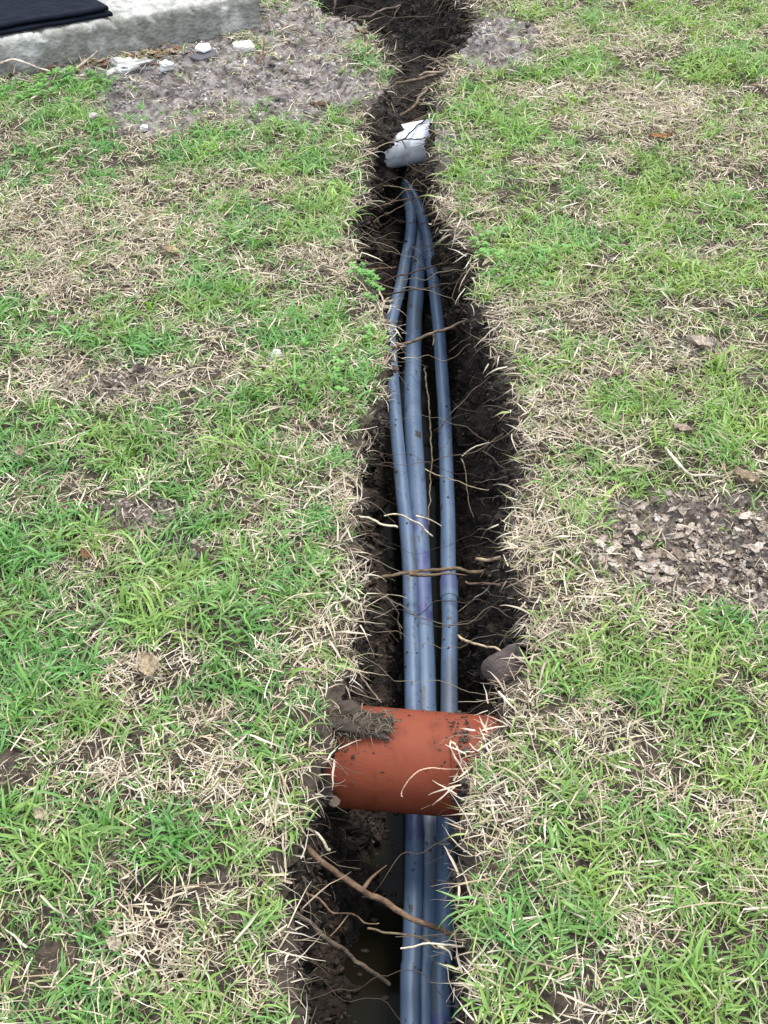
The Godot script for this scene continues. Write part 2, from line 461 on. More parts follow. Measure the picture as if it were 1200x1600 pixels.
# ------------------------------------------------------------------ slab
func build_slab() -> void:
	var a := Vector3(-1.1049, 0.0000, -3.3988)
	var b := Vector3(-0.3796, 0.0000, -3.7540)
	var dir := (b - a).normalized()
	var back := Vector3(dir.z, 0, -dir.x)
	if back.z > 0: back = -back
	var start := a - dir * 1.4
	var length := (b - start).length()
	var deep := 2.2
	var high := 0.105
	var t := thing("concrete_slab", "raised grey concrete slab with pale top beyond the lawn", "slab", start)
	var sh := Sheet.new()
	# profile from the buried foot up the front face, over a worn arris, across the top
	var prof := [Vector2(0, -0.12)]
	for k in 25: prof.append(Vector2(0, -0.10 + (high + 0.085) * k / 24.0))
	prof += [Vector2(0.004, high - 0.006), Vector2(0.012, high)]
	for k in 22: prof.append(Vector2(0.012 + (deep - 0.012) * (k + 1) / 22.0, high))
	var nl := 320
	for r in nl + 1:
		var s := length * r / nl
		for k in prof.size():
			var p: Vector2 = prof[k]
			var q: Vector3 = dir * s + back * p.x + Vector3.UP * p.y
			var wq := start + q
			var chip := maxf(0.0, n_mid.get_noise_2d(s * 3.0, 4.0) - 0.15) * 0.03 if k in [25, 26, 27] else 0.0
			q += back * (chip + n_fine.get_noise_3dv(wq) * 0.003) + Vector3.UP * (n_mid.get_noise_3dv(wq) * 0.003 - chip * 0.6)
			if r == nl: q -= dir * 0.0
			sh.v.append(q)
			# one concrete base; ragged damp stains, thickened on the front to paint its shade
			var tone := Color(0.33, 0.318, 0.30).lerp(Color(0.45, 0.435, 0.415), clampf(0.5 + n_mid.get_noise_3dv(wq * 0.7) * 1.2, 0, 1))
			var stain := smoothstep(0.0, 0.22, n_big.get_noise_3dv(wq * 2.2) + 0.5 * n_mid.get_noise_3dv(wq * 1.3) + (0.12 if p.x < 0.006 else -0.22))  # last term colours the face darker as if shaded, the top lighter
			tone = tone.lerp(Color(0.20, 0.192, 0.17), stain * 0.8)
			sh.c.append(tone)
	sh.grid(nl + 1, prof.size(), true)
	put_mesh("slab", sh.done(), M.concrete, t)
	var cap := Sheet.new()
	for r in 12:
		for k in 40:
			var q := dir * length + back * (deep * k / 39.0) + Vector3.UP * lerpf(-0.12, high - 0.001, r / 11.0)
			q += dir * n_fine.get_noise_3dv(start + q) * 0.003
			cap.v.append(q)
			cap.c.append(Color(0.24, 0.23, 0.21).lerp(Color(0.38, 0.365, 0.345), clampf(0.5 + n_mid.get_noise_3dv(start + q), 0, 1)))
	cap.grid(12, 40, true)
	put_mesh("end_face", cap.done(), M.concrete, t)

	# folded black sheet lying on the slab: two layers, soft front fold
	var corner := Vector3(-0.7902, 0.1200, -3.5703)
	var along_x := (Vector3(-1.0863, 0.1200, -3.4310) - corner).normalized()
	var away := (Vector3(-0.8744, 0.1200, -3.6679) - corner).normalized()
	var sheet := thing("black_sheet", "folded black plastic sheet lying on the pale concrete slab", "sheet", Vector3(corner.x, high, corner.z))
	for layer in 2:
		var s2 := Sheet.new()
		var th := 0.013
		var y0 := 0.003 + layer * 0.0165
		var wide := 1.35
		var dp := 0.75
		var inset := layer * 0.006
		var cols := 46
		for r in cols + 1:
			var u := wide * r / cols
			var wob := n_mid.get_noise_2d(u * 1.2, layer * 5.0 + 2.0) * 0.006
			var ring := []
			# closed section: bottom back, bottom front, rounded nose, top front, top back
			ring = [Vector2(dp, 0), Vector2(0.01, 0)]
			for k in 7:
				var an := -PI / 2 - PI * k / 6.0
				ring.append(Vector2(0.01 + cos(an) * 0.009, th / 2 + sin(an) * th / 2))
			for k in 9:
				ring.append(Vector2(0.01 + (dp - 0.01) * (k + 1) / 9.0, th + (n_mid.get_noise_2d(u, k * 0.13) * 0.006 + (0.006 if layer else 0.0) * sin(k * 0.9 + u * 3.0)) * (1.0 if layer else 0.0) * minf(1.0, k * 0.4)))
			for q in ring:
				var p: Vector2 = q
				s2.v.append(along_x * (u + inset) + away * (p.x + wob + inset) + Vector3.UP * (y0 + p.y + n_mid.get_noise_2d(u * 0.8, 1.0) * 0.002))
		s2.grid(cols + 1, 18, true)
		# close the near end
		var c0 := s2.v.size()
		s2.v.append(along_x * (inset - 0.004) + away * 0.3 + Vector3.UP * (y0 + th / 2))
		for k in 17: s2.i.append_array([c0, k, k + 1])
		put_mesh("fold", s2.done(), M.black_sheet, sheet)
	# a pale panel standing just behind the sheet, of which only the bottom edge is in the picture
	var pp := Vector3(-1.1500, 0.1300, -3.6364)
	var panel := thing("pale_sheet", "pale bluish white edge showing behind the black sheet in the corner", "sheet", Vector3(pp.x, high + 0.03, pp.z))
	var bmesh := BoxMesh.new()
	bmesh.size = Vector3(0.5, 0.02, 0.3)
	var po := put_mesh("board", bmesh, M.pale_plastic, panel)
	po.position = Vector3(-0.1, 0.018, -0.16)
	po.rotation.y = 0.3

# ------------------------------------------------------------------ tubes
func smooth_path(pts: Array, step: float) -> PackedVector3Array:
	var out := PackedVector3Array()
	for k in pts.size() - 1:
		var p0: Vector3 = pts[maxi(k - 1, 0)]
		var p1: Vector3 = pts[k]
		var p2: Vector3 = pts[k + 1]
		var p3: Vector3 = pts[mini(k + 2, pts.size() - 1)]
		var m := maxi(1, int(ceil(p1.distance_to(p2) / step)))
		for j in m:
			out.append(p1.cubic_interpolate(p2, p0, p3, float(j) / m))
	out.append(pts[pts.size() - 1])
	return out

func tube(sh: Sheet, path: PackedVector3Array, radius: Callable, sides: int, tone: Callable, with_uv := false) -> void:
	var base := sh.v.size()
	var up := Vector3.UP
	var dist := 0.0
	for k in path.size():
		var f := (path[mini(k + 1, path.size() - 1)] - path[maxi(k - 1, 0)]).normalized()
		if absf(f.dot(up)) > 0.96: up = Vector3.RIGHT
		var s := f.cross(up).normalized()
		var u := s.cross(f).normalized()
		if k > 0: dist += path[k].distance_to(path[k - 1])
		for j in sides + 1:
			var an := TAU * j / sides
			var dirv := s * cos(an) + u * sin(an)
			var r: float = radius.call(float(k) / maxi(1, path.size() - 1), an, path[k])
			var p := path[k] + dirv * r
			sh.v.append(p)
			sh.n.append(dirv)
			if with_uv: sh.uv.append(Vector2(float(j) / sides, float(k) / maxi(1, path.size() - 1)))
			else: sh.c.append(tone.call(p))
	sh.grid(path.size(), sides + 1, false, base)
	# close the ends
	for end in 2:
		var c := sh.v.size()
		var row := base if end == 0 else base + (path.size() - 1) * (sides + 1)
		var nrm := (path[0] - path[1]).normalized() if end == 0 else (path[path.size() - 1] - path[path.size() - 2]).normalized()
		sh.v.append(path[0 if end == 0 else path.size() - 1])
		sh.n.append(nrm)
		if with_uv: sh.uv.append(sh.uv[row])
		else: sh.c.append(sh.c[row])
		for j in sides:
			if end == 0: sh.i.append_array([c, row + j, row + j + 1])
			else: sh.i.append_array([c, row + j + 1, row + j])

# the skin of one conduit: v runs along it, u round it; soil specks, scuffs, violet primer, faint printed marks
func conduit_skin(sd: int, primer: Array, print_spans: Array) -> StandardMaterial3D:
	var w := 96
	var h := 1536
	var im := Image.create(w, h, false, Image.FORMAT_RGB8)
	var r := RandomNumberGenerator.new()
	r.seed = sd
	var nn := FastNoiseLite.new()
	nn.seed = sd
	nn.frequency = 0.03
	nn.fractal_octaves = 4
	for y in h:
		for x in w:
			var a := nn.get_noise_2d(x * 0.9, y * 0.5)
			var c := Color(0.062, 0.094, 0.150).lerp(Color(0.086, 0.122, 0.185), clampf(0.5 + a, 0, 1))
			if nn.get_noise_2d(x * 3.0 + 400.0, y * 2.0) > 0.5: c = c.lerp(Color(0.03, 0.026, 0.022), 0.8)
			elif nn.get_noise_2d(x * 0.6 + 900.0, y * 0.25) > 0.34: c = c.lerp(Color(0.075, 0.07, 0.06), 0.5)
			var v := float(y) / h
			for p in primer:
				var edge: float = 0.004 * nn.get_noise_2d(x * 4.0, 77.0)
				if v > p[0] + edge and v < p[1] + edge:
					c = c.lerp(Color(0.045, 0.032, 0.135), 0.75 * p[2] * clampf(0.65 + nn.get_noise_2d(x * 2.0, y * 1.0 + 50.0), 0.0, 1.0))
			im.set_pixel(x, y, c.linear_to_srgb())
	# clods stuck on and dark nicks
	for k in 30:
		var cx := r.randi_range(4, w - 5)
		var cy := r.randi_range(4, h - 5)
		var rx := r.randi_range(1, 6)
		var ry := r.randi_range(1, 3)
		for yy in range(-ry, ry + 1):
			for xx in range(-rx, rx + 1):
				if r.randf() < 0.8: im.set_pixel(clampi(cx + xx, 0, w - 1), clampi(cy + yy, 0, h - 1), lin(0.035, 0.028, 0.028))
	# printed legend, too small and worn to read: short dark strokes in a row
	for sp in print_spans:
		var y := int(sp[0] * h)
		while y < int(sp[1] * h):
			var stroke := r.randi_range(2, 4)
			var x0: int = int(sp[2] * w)
			for yy in stroke:
				for xx in range(0, 5):
					if r.randf() < 0.5: im.set_pixel(clampi(x0 + xx, 0, w - 1), mini(y + yy, h - 1), lin(0.05, 0.06, 0.10))
			y += stroke + (1 if r.randf() < 0.75 else 4)
	var m := StandardMaterial3D.new()
	m.albedo_texture = ImageTexture.create_from_image(im)
	m.roughness = 0.42
	m.metallic_specular = 0.5
	return m

func conduit(label: String, pts: Array, radius: float, m: Material) -> Node3D:
	var path := smooth_path(pts, 0.02)
	conduit_tops.append([path, radius])
	var t := thing("conduit_pipe", label, "pipe", Vector3.ZERO, "grey conduits in the trench")
	var sh := Sheet.new()
	tube(sh, path, func(_k, _a, _p): return radius, 28, func(_p): return Color.WHITE, true)
	put_mesh("tube", sh.done(), m, t)
	return t

func sleeve(t: Node3D, a: Vector3, b: Vector3, radius: float, m: Material) -> void:
	var sh := Sheet.new()
	var path := PackedVector3Array()
	for k in 9: path.append(a.lerp(b, k / 8.0))
	tube(sh, path, func(k, _a, _p): return radius - (0.0014 if k < 0.05 or k > 0.95 else 0.0), 28, func(_p): return Color.WHITE, true)
	put_mesh("coupling", sh.done(), m, t)

func extend_back(pts: Array) -> void:
	# on under the camera in the direction the conduit already has
	var e: Vector3 = pts[pts.size() - 1]
	pts.append(Vector3(e.x * 0.9, e.y, -0.1))
	pts.append(Vector3(e.x * 0.85, e.y, 0.8))

func build_pipes() -> void:
	# left conduit
	var a_pts := [Vector3(-0.0852, -0.4400, -3.7352), Vector3(0.0000, -0.4000, -3.6022), Vector3(0.0436, -0.3400, -3.4394), Vector3(0.0593, -0.3000, -3.3020), Vector3(0.0699, -0.3000, -3.2372), Vector3(0.0778, -0.3000, -3.1449), Vector3(0.0741, -0.3000, -3.0281), Vector3(0.0580, -0.3000, -2.8972), Vector3(0.0446, -0.3000, -2.7826), Vector3(0.0250, -0.3000, -2.6559), Vector3(0.0147, -0.3000, -2.5613), Vector3(0.0175, -0.3000, -2.4547), Vector3(0.0230, -0.3000, -2.3155), Vector3(0.0295, -0.3000, -2.1575), Vector3(0.0358, -0.3000, -2.0415), Vector3(0.0405, -0.3000, -1.9508), Vector3(0.0486, -0.3000, -1.8274), Vector3(0.0525, -0.3000, -1.7283), Vector3(0.0528, -0.3000, -1.6659), Vector3(0.0531, -0.3000, -1.6057), Vector3(0.0533, -0.3000, -1.4650), Vector3(0.0531, -0.3000, -1.3850), Vector3(0.0521, -0.3000, -1.2580), Vector3(0.0510, -0.3000, -1.1360), Vector3(0.0496, -0.3000, -1.0562), Vector3(0.0456, -0.3000, -0.9489), Vector3(0.0424, -0.3000, -0.8750), Vector3(0.0393, -0.3000, -0.8052)]
	extend_back(a_pts)
	var b_pts := [Vector3(0.0126, -0.4400, -3.6478), Vector3(0.0631, -0.3600, -3.3962), Vector3(0.0860, -0.3450, -3.2534), Vector3(0.0966, -0.3400, -3.1167), Vector3(0.0973, -0.3250, -2.9876), Vector3(0.0883, -0.3250, -2.8025), Vector3(0.0811, -0.3250, -2.6928), Vector3(0.0756, -0.3250, -2.5714), Vector3(0.0718, -0.3250, -2.4486), Vector3(0.0683, -0.3250, -2.3325), Vector3(0.0688, -0.3250, -2.1875), Vector3(0.0704, -0.3250, -2.1076), Vector3(0.0726, -0.3250, -1.9947), Vector3(0.0753, -0.3250, -1.8528), Vector3(0.0758, -0.3250, -1.7523), Vector3(0.0764, -0.3250, -1.6591), Vector3(0.0769, -0.3250, -1.5691), Vector3(0.0774, -0.3250, -1.4853), Vector3(0.0766, -0.3250, -1.4042), Vector3(0.0766, -0.3250, -1.2618), Vector3(0.0742, -0.3250, -1.1255), Vector3(0.0720, -0.3250, -1.0414), Vector3(0.0689, -0.3250, -0.9621), Vector3(0.0650, -0.3250, -0.8872), Vector3(0.0613, -0.3250, -0.8164)]
	extend_back(b_pts)
	var c_pts := [Vector3(-0.0419, -0.4200, -3.6661), Vector3(0.0201, -0.3600, -3.5015), Vector3(0.0562, -0.3100, -3.3556), Vector3(0.0855, -0.3000, -3.2675), Vector3(0.1061, -0.3000, -3.1667), Vector3(0.1186, -0.3000, -3.0699), Vector3(0.1262, -0.3000, -2.9467), Vector3(0.1331, -0.3000, -2.8202), Vector3(0.1366, -0.3000, -2.7093), Vector3(0.1408, -0.3000, -2.5782), Vector3(0.1415, -0.3000, -2.4547), Vector3(0.1421, -0.3000, -2.3380), Vector3(0.1428, -0.3000, -2.2278), Vector3(0.1408, -0.3000, -2.1347), Vector3(0.1389, -0.3000, -2.0030), Vector3(0.1362, -0.3000, -1.8604), Vector3(0.1325, -0.3000, -1.7613), Vector3(0.1310, -0.3000, -1.6906), Vector3(0.1292, -0.3000, -1.5772), Vector3(0.1246, -0.3000, -1.4915), Vector3(0.1204, -0.3000, -1.3850), Vector3(0.1138, -0.3000, -1.2445), Vector3(0.1054, -0.3000, -1.1101), Vector3(0.1013, -0.3000, -1.0271), Vector3(0.0974, -0.3000, -0.9489), Vector3(0.0907, -0.3000, -0.8750), Vector3(0.0854, -0.3000, -0.8052)]
	extend_back(c_pts)
	var d_pts := [Vector3(0.1129, -0.3400, -1.1536), Vector3(0.1131, -0.3400, -1.0500), Vector3(0.1148, -0.3400, -0.9645), Vector3(0.1157, -0.3400, -0.8893), Vector3(0.1165, -0.3400, -0.8181)]
	extend_back(d_pts)
	var plain := conduit_skin(900, [], [])
	conduit("slim grey blue conduit on the left, bowed out towards the left wall", a_pts, 0.0158, conduit_skin(901, [[0.575, 0.60, 0.9]], [[0.46, 0.60, 0.30]]))
	conduit("thick grey blue conduit in the middle, lying lowest of the three", b_pts, 0.0215, conduit_skin(902, [[0.40, 0.412, 0.8], [0.425, 0.47, 0.9]], [[0.35, 0.40, 0.22]]))
	var c := conduit("slim grey blue conduit on the right with a violet stained joint", c_pts, 0.016, conduit_skin(903, [[0.66, 0.668, 0.8]], [[0.40, 0.62, 0.27], [0.25, 0.36, 0.3]]))
	sleeve(c, Vector3(0.1315, -0.3000, -1.7013), Vector3(0.1306, -0.3000, -1.6467), 0.0185, conduit_skin(904, [[0.0, 0.72, 0.75]], [[0.1, 0.7, 0.3]]))
	conduit("grey blue conduit half hidden under the right lip near the bottom of the photo", d_pts, 0.016, plain)
	# red-brown drain pipe through both walls
	var ax := Vector3(-0.0713, -0.1120, -1.1375)
	var bx := Vector3(0.1315, -0.1120, -1.1193)
	var dv := (bx - ax).normalized()
	dv.y = -0.01
	dv = dv.normalized()
	var mid := (ax + bx) / 2
	var path := PackedVector3Array()
	for k in 25: path.append(dv * lerpf(-0.75, 0.75, k / 24.0))
	var red := thing("drain_pipe", "thick red brown plastic drain pipe crossing the trench", "pipe", mid)
	var sh := Sheet.new()
	tube(sh, path, func(_k, _a, _p): return 0.081, 72, func(_p): return Color.WHITE, true)
	put_mesh("barrel", sh.done(), M.red_pipe, red)
	# white pipe further along
	var wmid := Vector3(0.0929, -0.1500, -3.3009)
	var white := thing("white_pipe", "soil smeared white pipe crossing the far end of the trench", "pipe", wmid)
	var wp := PackedVector3Array()
	for k in 13: wp.append(Vector3(1, 0.10, -0.22).normalized() * lerpf(-0.45, 0.45, k / 12.0))
	var ws := Sheet.new()
	tube(ws, wp, func(_k, _a, _p): return 0.058, 48, func(_p): return Color.WHITE, true)
	put_mesh("barrel", ws.done(), M.white_pipe, white)

# ------------------------------------------------------------------ roots
func root_thing(label: String, pts: Array, r0: float, r1: float, tone: Color, called := "root", forks: Array = []) -> void:
	tone *= 0.68
	r0 *= 0.76
	r1 *= 0.76
	var path := smooth_path(pts, 0.006)
	var at0 := path[0]
	for k in path.size():
		if k > 0 and k < path.size() - 1:
			path[k] += Vector3(n_fine.get_noise_2d(k * 0.0022, at0.x * 90.0), n_fine.get_noise_2d(k * 0.0022, at0.z * 90.0 + 9.0), n_fine.get_noise_2d(k * 0.0022, at0.x * 90.0 + 21.0)) * 0.0045
	var at := path[0]
	for k in path.size(): path[k] -= at
	var tn := func(p: Vector3): return tone * clampf(0.95 + n_fine.get_noise_3dv(p * 1.2) * 0.9, 0.4, 1.6)
	var t := thing(called, label, "root", at, "roots across the trench")
	var sh := Sheet.new()
	tube(sh, path, func(k, an, p): return lerpf(r0, r1, k) * (1.0 + 0.22 * n_fine.get_noise_3d(p.x * 0.6 + r0 * 100.0, p.y * 0.6, p.z * 0.6 + an * 0.003)), 9, tn)
	put_mesh("stem", sh.done(), M.root, t)
	for f in forks:
		var fp := smooth_path(f, 0.008)
		for k in fp.size(): fp[k] -= at
		var fs := Sheet.new()
		tube(fs, fp, func(k, _a, _p): return lerpf(r1 * 0.9 + 0.0006, 0.0006, k), 7, tn)
		put_mesh("rootlet", fs.done(), M.root, t)

func build_roots() -> void:
	var brown := Color(0.17, 0.105, 0.065)
	var dark := Color(0.085, 0.055, 0.038)
	var tan := Color(0.34, 0.24, 0.15)
	var pale := Color(0.62, 0.53, 0.37)
	root_thing("thickest brown root, slanting across below the red pipe to the conduits", [Vector3(-0.1310, -0.0900, -0.9774), Vector3(-0.1097, -0.1000, -0.9599), Vector3(-0.0751, -0.1100, -0.9322), Vector3(-0.0280, -0.1200, -0.9070), Vector3(0.0111, -0.1300, -0.8861), Vector3(0.0509, -0.1400, -0.8685), Vector3(0.1034, -0.1500, -0.8540), Vector3(0.1389, -0.1600, -0.8503)], 0.0068, 0.0052, brown, "root", [[Vector3(-0.0317, -0.1200, -0.9070), Vector3(-0.0188, -0.1200, -0.9275), Vector3(0.0038, -0.1200, -0.9485)]])
	root_thing("bare brown root ending in mid air above the dark water at the bottom left", [Vector3(-0.1337, -0.1200, -0.8787), Vector3(-0.1139, -0.1520, -0.8779), Vector3(-0.0847, -0.1840, -0.8666), Vector3(-0.0522, -0.2160, -0.8589), Vector3(-0.0239, -0.2480, -0.8488), Vector3(0.0077, -0.2800, -0.8422)], 0.0055, 0.0040, Color(0.15, 0.11, 0.08))
	root_thing("thin wavy root just under the thickest root at the bottom left", [Vector3(-0.1303, -0.1400, -0.9182), Vector3(-0.1080, -0.1500, -0.9165), Vector3(-0.0912, -0.1600, -0.9148), Vector3(-0.0759, -0.1700, -0.9017), Vector3(-0.0419, -0.1800, -0.9009), Vector3(-0.0267, -0.1900, -0.8950), Vector3(-0.0077, -0.2000, -0.8983)], 0.0026, 0.0012, Color(0.30, 0.19, 0.12), "root", [[Vector3(-0.0524, -0.1800, -0.9030), Vector3(-0.0662, -0.1800, -0.8826), Vector3(-0.0789, -0.1800, -0.8676)]])
	root_thing("thin tan root lying over the conduits at the bottom of the photo", [Vector3(-0.0239, -0.2000, -0.8901), Vector3(0.0094, -0.1840, -0.8766), Vector3(0.0420, -0.1680, -0.8643), Vector3(0.0626, -0.1520, -0.8462), Vector3(0.0818, -0.1360, -0.8284), Vector3(0.1081, -0.1200, -0.8222)], 0.0022, 0.0016, tan)
	root_thing("white straw like root tip poking over the lower conduits", [Vector3(0.0224, -0.0500, -0.7831), Vector3(0.0446, -0.0425, -0.7847), Vector3(0.0769, -0.0350, -0.7809), Vector3(0.1104, -0.0275, -0.7753), Vector3(0.1439, -0.0200, -0.7750)], 0.0016, 0.0022, pale, "root", [[Vector3(0.0724, -0.0500, -0.7876), Vector3(0.0876, -0.0500, -0.7785), Vector3(0.0905, -0.0500, -0.7668)]])
	root_thing("pale bent root stub on the left lip below the red pipe", [Vector3(-0.1265, -0.0200, -0.9582), Vector3(-0.1140, -0.0300, -0.9572), Vector3(-0.0995, -0.0400, -0.9529), Vector3(-0.0867, -0.0500, -0.9465), Vector3(-0.0775, -0.0600, -0.9380)], 0.0022, 0.0030, pale)
	root_thing("short dark root in the shade under the red pipe", [Vector3(-0.1020, -0.2000, -1.0600), Vector3(-0.0836, -0.2500, -1.0757), Vector3(-0.0620, -0.3000, -1.0919)], 0.0020, 0.0010, brown)
	root_thing("split brown root crossing all conduits above the violet joint", [Vector3(-0.0185, -0.2000, -1.6102), Vector3(0.0185, -0.2033, -1.6201), Vector3(0.0621, -0.2067, -1.6335), Vector3(0.1247, -0.2100, -1.6436), Vector3(0.1682, -0.2133, -1.6382), Vector3(0.2060, -0.2167, -1.6414), Vector3(0.2514, -0.2200, -1.6602)], 0.0040, 0.0058, Color(0.20, 0.135, 0.085), "root", [[Vector3(0.0494, -0.2000, -1.6203), Vector3(0.0863, -0.2000, -1.6169), Vector3(0.1235, -0.2000, -1.6220), Vector3(0.1603, -0.2000, -1.6169)]])
	root_thing("stout pale broken root stub on the right wall above the split root", [Vector3(0.1715, -0.1200, -1.5819), Vector3(0.1906, -0.1025, -1.5615), Vector3(0.2160, -0.0850, -1.5542), Vector3(0.2388, -0.0675, -1.5484), Vector3(0.2643, -0.0500, -1.5392)], 0.0040, 0.0036, Color(0.45, 0.33, 0.2))
	root_thing("reddish brown root on the right wall beside the violet joint", [Vector3(0.1552, -0.1800, -1.5812), Vector3(0.1788, -0.1533, -1.5528), Vector3(0.2049, -0.1267, -1.5230), Vector3(0.2253, -0.1000, -1.4933)], 0.0028, 0.0028, Color(0.24, 0.14, 0.10))
	root_thing("long root hanging down the right wall to the brown lump", [Vector3(0.2250, -0.1000, -1.4886), Vector3(0.2268, -0.1300, -1.4694), Vector3(0.2212, -0.1600, -1.4423), Vector3(0.2094, -0.1900, -1.4272), Vector3(0.2044, -0.2200, -1.4103), Vector3(0.1903, -0.2500, -1.3609)], 0.0020, 0.0015, Color(0.24, 0.17, 0.12))
	root_thing("pale jointed root reaching from the right lip towards the right conduit", [Vector3(0.1303, -0.1400, -1.4115), Vector3(0.1449, -0.1200, -1.3826), Vector3(0.1592, -0.1000, -1.3569), Vector3(0.1818, -0.0800, -1.3357), Vector3(0.2043, -0.0600, -1.3064), Vector3(0.2248, -0.0400, -1.2774), Vector3(0.2364, -0.0200, -1.2502)], 0.0032, 0.0017, Color(0.52, 0.38, 0.24))
	root_thing("pale forked root on the upper right surface of the red pipe", [Vector3(0.1152, -0.0380, -1.1425), Vector3(0.1063, -0.0360, -1.1205), Vector3(0.0996, -0.0340, -1.1012), Vector3(0.1065, -0.0320, -1.0822), Vector3(0.1151, -0.0300, -1.0601)], 0.0010, 0.0022, Color(0.62, 0.46, 0.33), "root", [[Vector3(0.1017, -0.0340, -1.1071), Vector3(0.1094, -0.0340, -1.1036), Vector3(0.1144, -0.0340, -1.0837), Vector3(0.1175, -0.0340, -1.0675)]])
	root_thing("thin tan root curling down the front of the red pipe", [Vector3(0.1110, -0.0300, -1.0555), Vector3(0.0861, -0.0300, -1.0544), Vector3(0.0573, -0.0280, -1.0508), Vector3(0.0439, -0.0350, -1.0442), Vector3(0.0345, -0.0500, -1.0420), Vector3(0.0279, -0.0600, -1.0374), Vector3(0.0278, -0.0650, -1.0306)], 0.0011, 0.0014, Color(0.60, 0.36, 0.24))
	root_thing("brown root slanting over three conduits in the upper trench", [Vector3(-0.0294, -0.1600, -2.2736), Vector3(0.0029, -0.1533, -2.2917), Vector3(0.0591, -0.1467, -2.3075), Vector3(0.1009, -0.1400, -2.3285), Vector3(0.1366, -0.1333, -2.3395), Vector3(0.1818, -0.1267, -2.3583), Vector3(0.2169, -0.1200, -2.3798)], 0.0058, 0.0036, Color(0.22, 0.15, 0.10), "root", [[Vector3(0.1136, -0.1500, -2.3479), Vector3(0.1159, -0.1500, -2.3249), Vector3(0.1122, -0.1500, -2.2996)], [Vector3(0.0327, -0.1600, -2.3136), Vector3(0.0088, -0.1600, -2.2835), Vector3(-0.0117, -0.1600, -2.2490)]])
	root_thing("thin dark root crossing the conduits, upper of two near parallel ones", [Vector3(0.0000, -0.1600, -2.5834), Vector3(0.0317, -0.1480, -2.5878), Vector3(0.0952, -0.1360, -2.6009), Vector3(0.1425, -0.1240, -2.6051), Vector3(0.1765, -0.1120, -2.5975), Vector3(0.2191, -0.1000, -2.5811)], 0.0028, 0.0020, dark)
	root_thing("thin dark root crossing the conduits, lower of two near parallel ones", [Vector3(-0.0313, -0.1600, -2.5181), Vector3(0.0078, -0.1480, -2.5110), Vector3(0.0620, -0.1360, -2.5066), Vector3(0.1081, -0.1240, -2.5022), Vector3(0.1538, -0.1120, -2.4976), Vector3(0.2066, -0.1000, -2.4901)], 0.0026, 0.0022, dark)
	root_thing("short horizontal root stub sticking out of the left wall by the conduits", [Vector3(-0.0635, -0.1400, -2.5984), Vector3(-0.0350, -0.1400, -2.6072), Vector3(0.0000, -0.1400, -2.6131), Vector3(0.0303, -0.1400, -2.6190)], 0.0024, 0.0018, brown)
	root_thing("pale upright root stub on the left lip beside the bowed conduit", [Vector3(-0.0353, -0.0400, -2.3913), Vector3(-0.0175, -0.0320, -2.3683), Vector3(-0.0087, -0.0240, -2.3299), Vector3(-0.0028, -0.0160, -2.2768), Vector3(-0.0056, -0.0080, -2.2251), Vector3(-0.0083, 0.0000, -2.1987)], 0.0030, 0.0026, Color(0.60, 0.47, 0.36), "root", [[Vector3(-0.0056, 0.0000, -2.2182), Vector3(-0.0112, 0.0000, -2.2379), Vector3(-0.0155, 0.0000, -2.2578)]])
	root_thing("root crossing where the conduits come together at the far end", [Vector3(-0.0528, -0.2000, -2.9977), Vector3(-0.0176, -0.1940, -3.0114), Vector3(0.0354, -0.1880, -3.0287), Vector3(0.0885, -0.1820, -3.0391), Vector3(0.1204, -0.1760, -3.0460), Vector3(0.1602, -0.1700, -3.0779)], 0.0034, 0.0024, Color(0.15, 0.10, 0.07))
	root_thing("thin root just below the one crossing the far conduit ends", [Vector3(-0.0347, -0.2000, -2.9294), Vector3(0.0000, -0.1950, -2.9683), Vector3(0.0351, -0.1900, -2.9974), Vector3(0.0794, -0.1850, -3.0198), Vector3(0.1276, -0.1800, -3.0461)], 0.0022, 0.0016, Color(0.15, 0.10, 0.07))
	root_thing("tan root crossing in front of the white pipe bottom", [Vector3(-0.0037, -0.2200, -3.1738), Vector3(0.0276, -0.2200, -3.1775), Vector3(0.0586, -0.2200, -3.1627), Vector3(0.0913, -0.2200, -3.1516), Vector3(0.1094, -0.2200, -3.1442)], 0.0026, 0.0018, tan)
	root_thing("dark root lying diagonally over the white pipe", [Vector3(0.0361, -0.1000, -3.2047), Vector3(0.0579, -0.0960, -3.2238), Vector3(0.0764, -0.0920, -3.2510), Vector3(0.0913, -0.0880, -3.2745), Vector3(0.1100, -0.0840, -3.2983), Vector3(0.1402, -0.0800, -3.3305)], 0.0026, 0.0034, Color(0.05, 0.04, 0.035))
	root_thing("dark root lying level over the white pipe", [Vector3(0.0179, -0.0900, -3.1847), Vector3(0.0468, -0.0920, -3.2002), Vector3(0.0721, -0.0940, -3.2081), Vector3(0.0976, -0.0960, -3.2160), Vector3(0.1232, -0.0980, -3.2278), Vector3(0.1533, -0.1000, -3.2594)], 0.0022, 0.0022, Color(0.05, 0.04, 0.035), "root", [[Vector3(0.0506, -0.1000, -3.2163), Vector3(0.0575, -0.1000, -3.1893), Vector3(0.0625, -0.1000, -3.1588)]])
	root_thing("thick brown root slanting up to the right behind the white pipe", [Vector3(-0.0094, -0.1400, -3.3900), Vector3(0.0227, -0.1286, -3.3994), Vector3(0.0568, -0.1171, -3.4214), Vector3(0.0873, -0.1057, -3.4437), Vector3(0.1048, -0.0943, -3.4747), Vector3(0.1221, -0.0829, -3.4931), Vector3(0.1490, -0.0714, -3.5116), Vector3(0.1715, -0.0600, -3.5081)], 0.0064, 0.0050, Color(0.20, 0.145, 0.10))
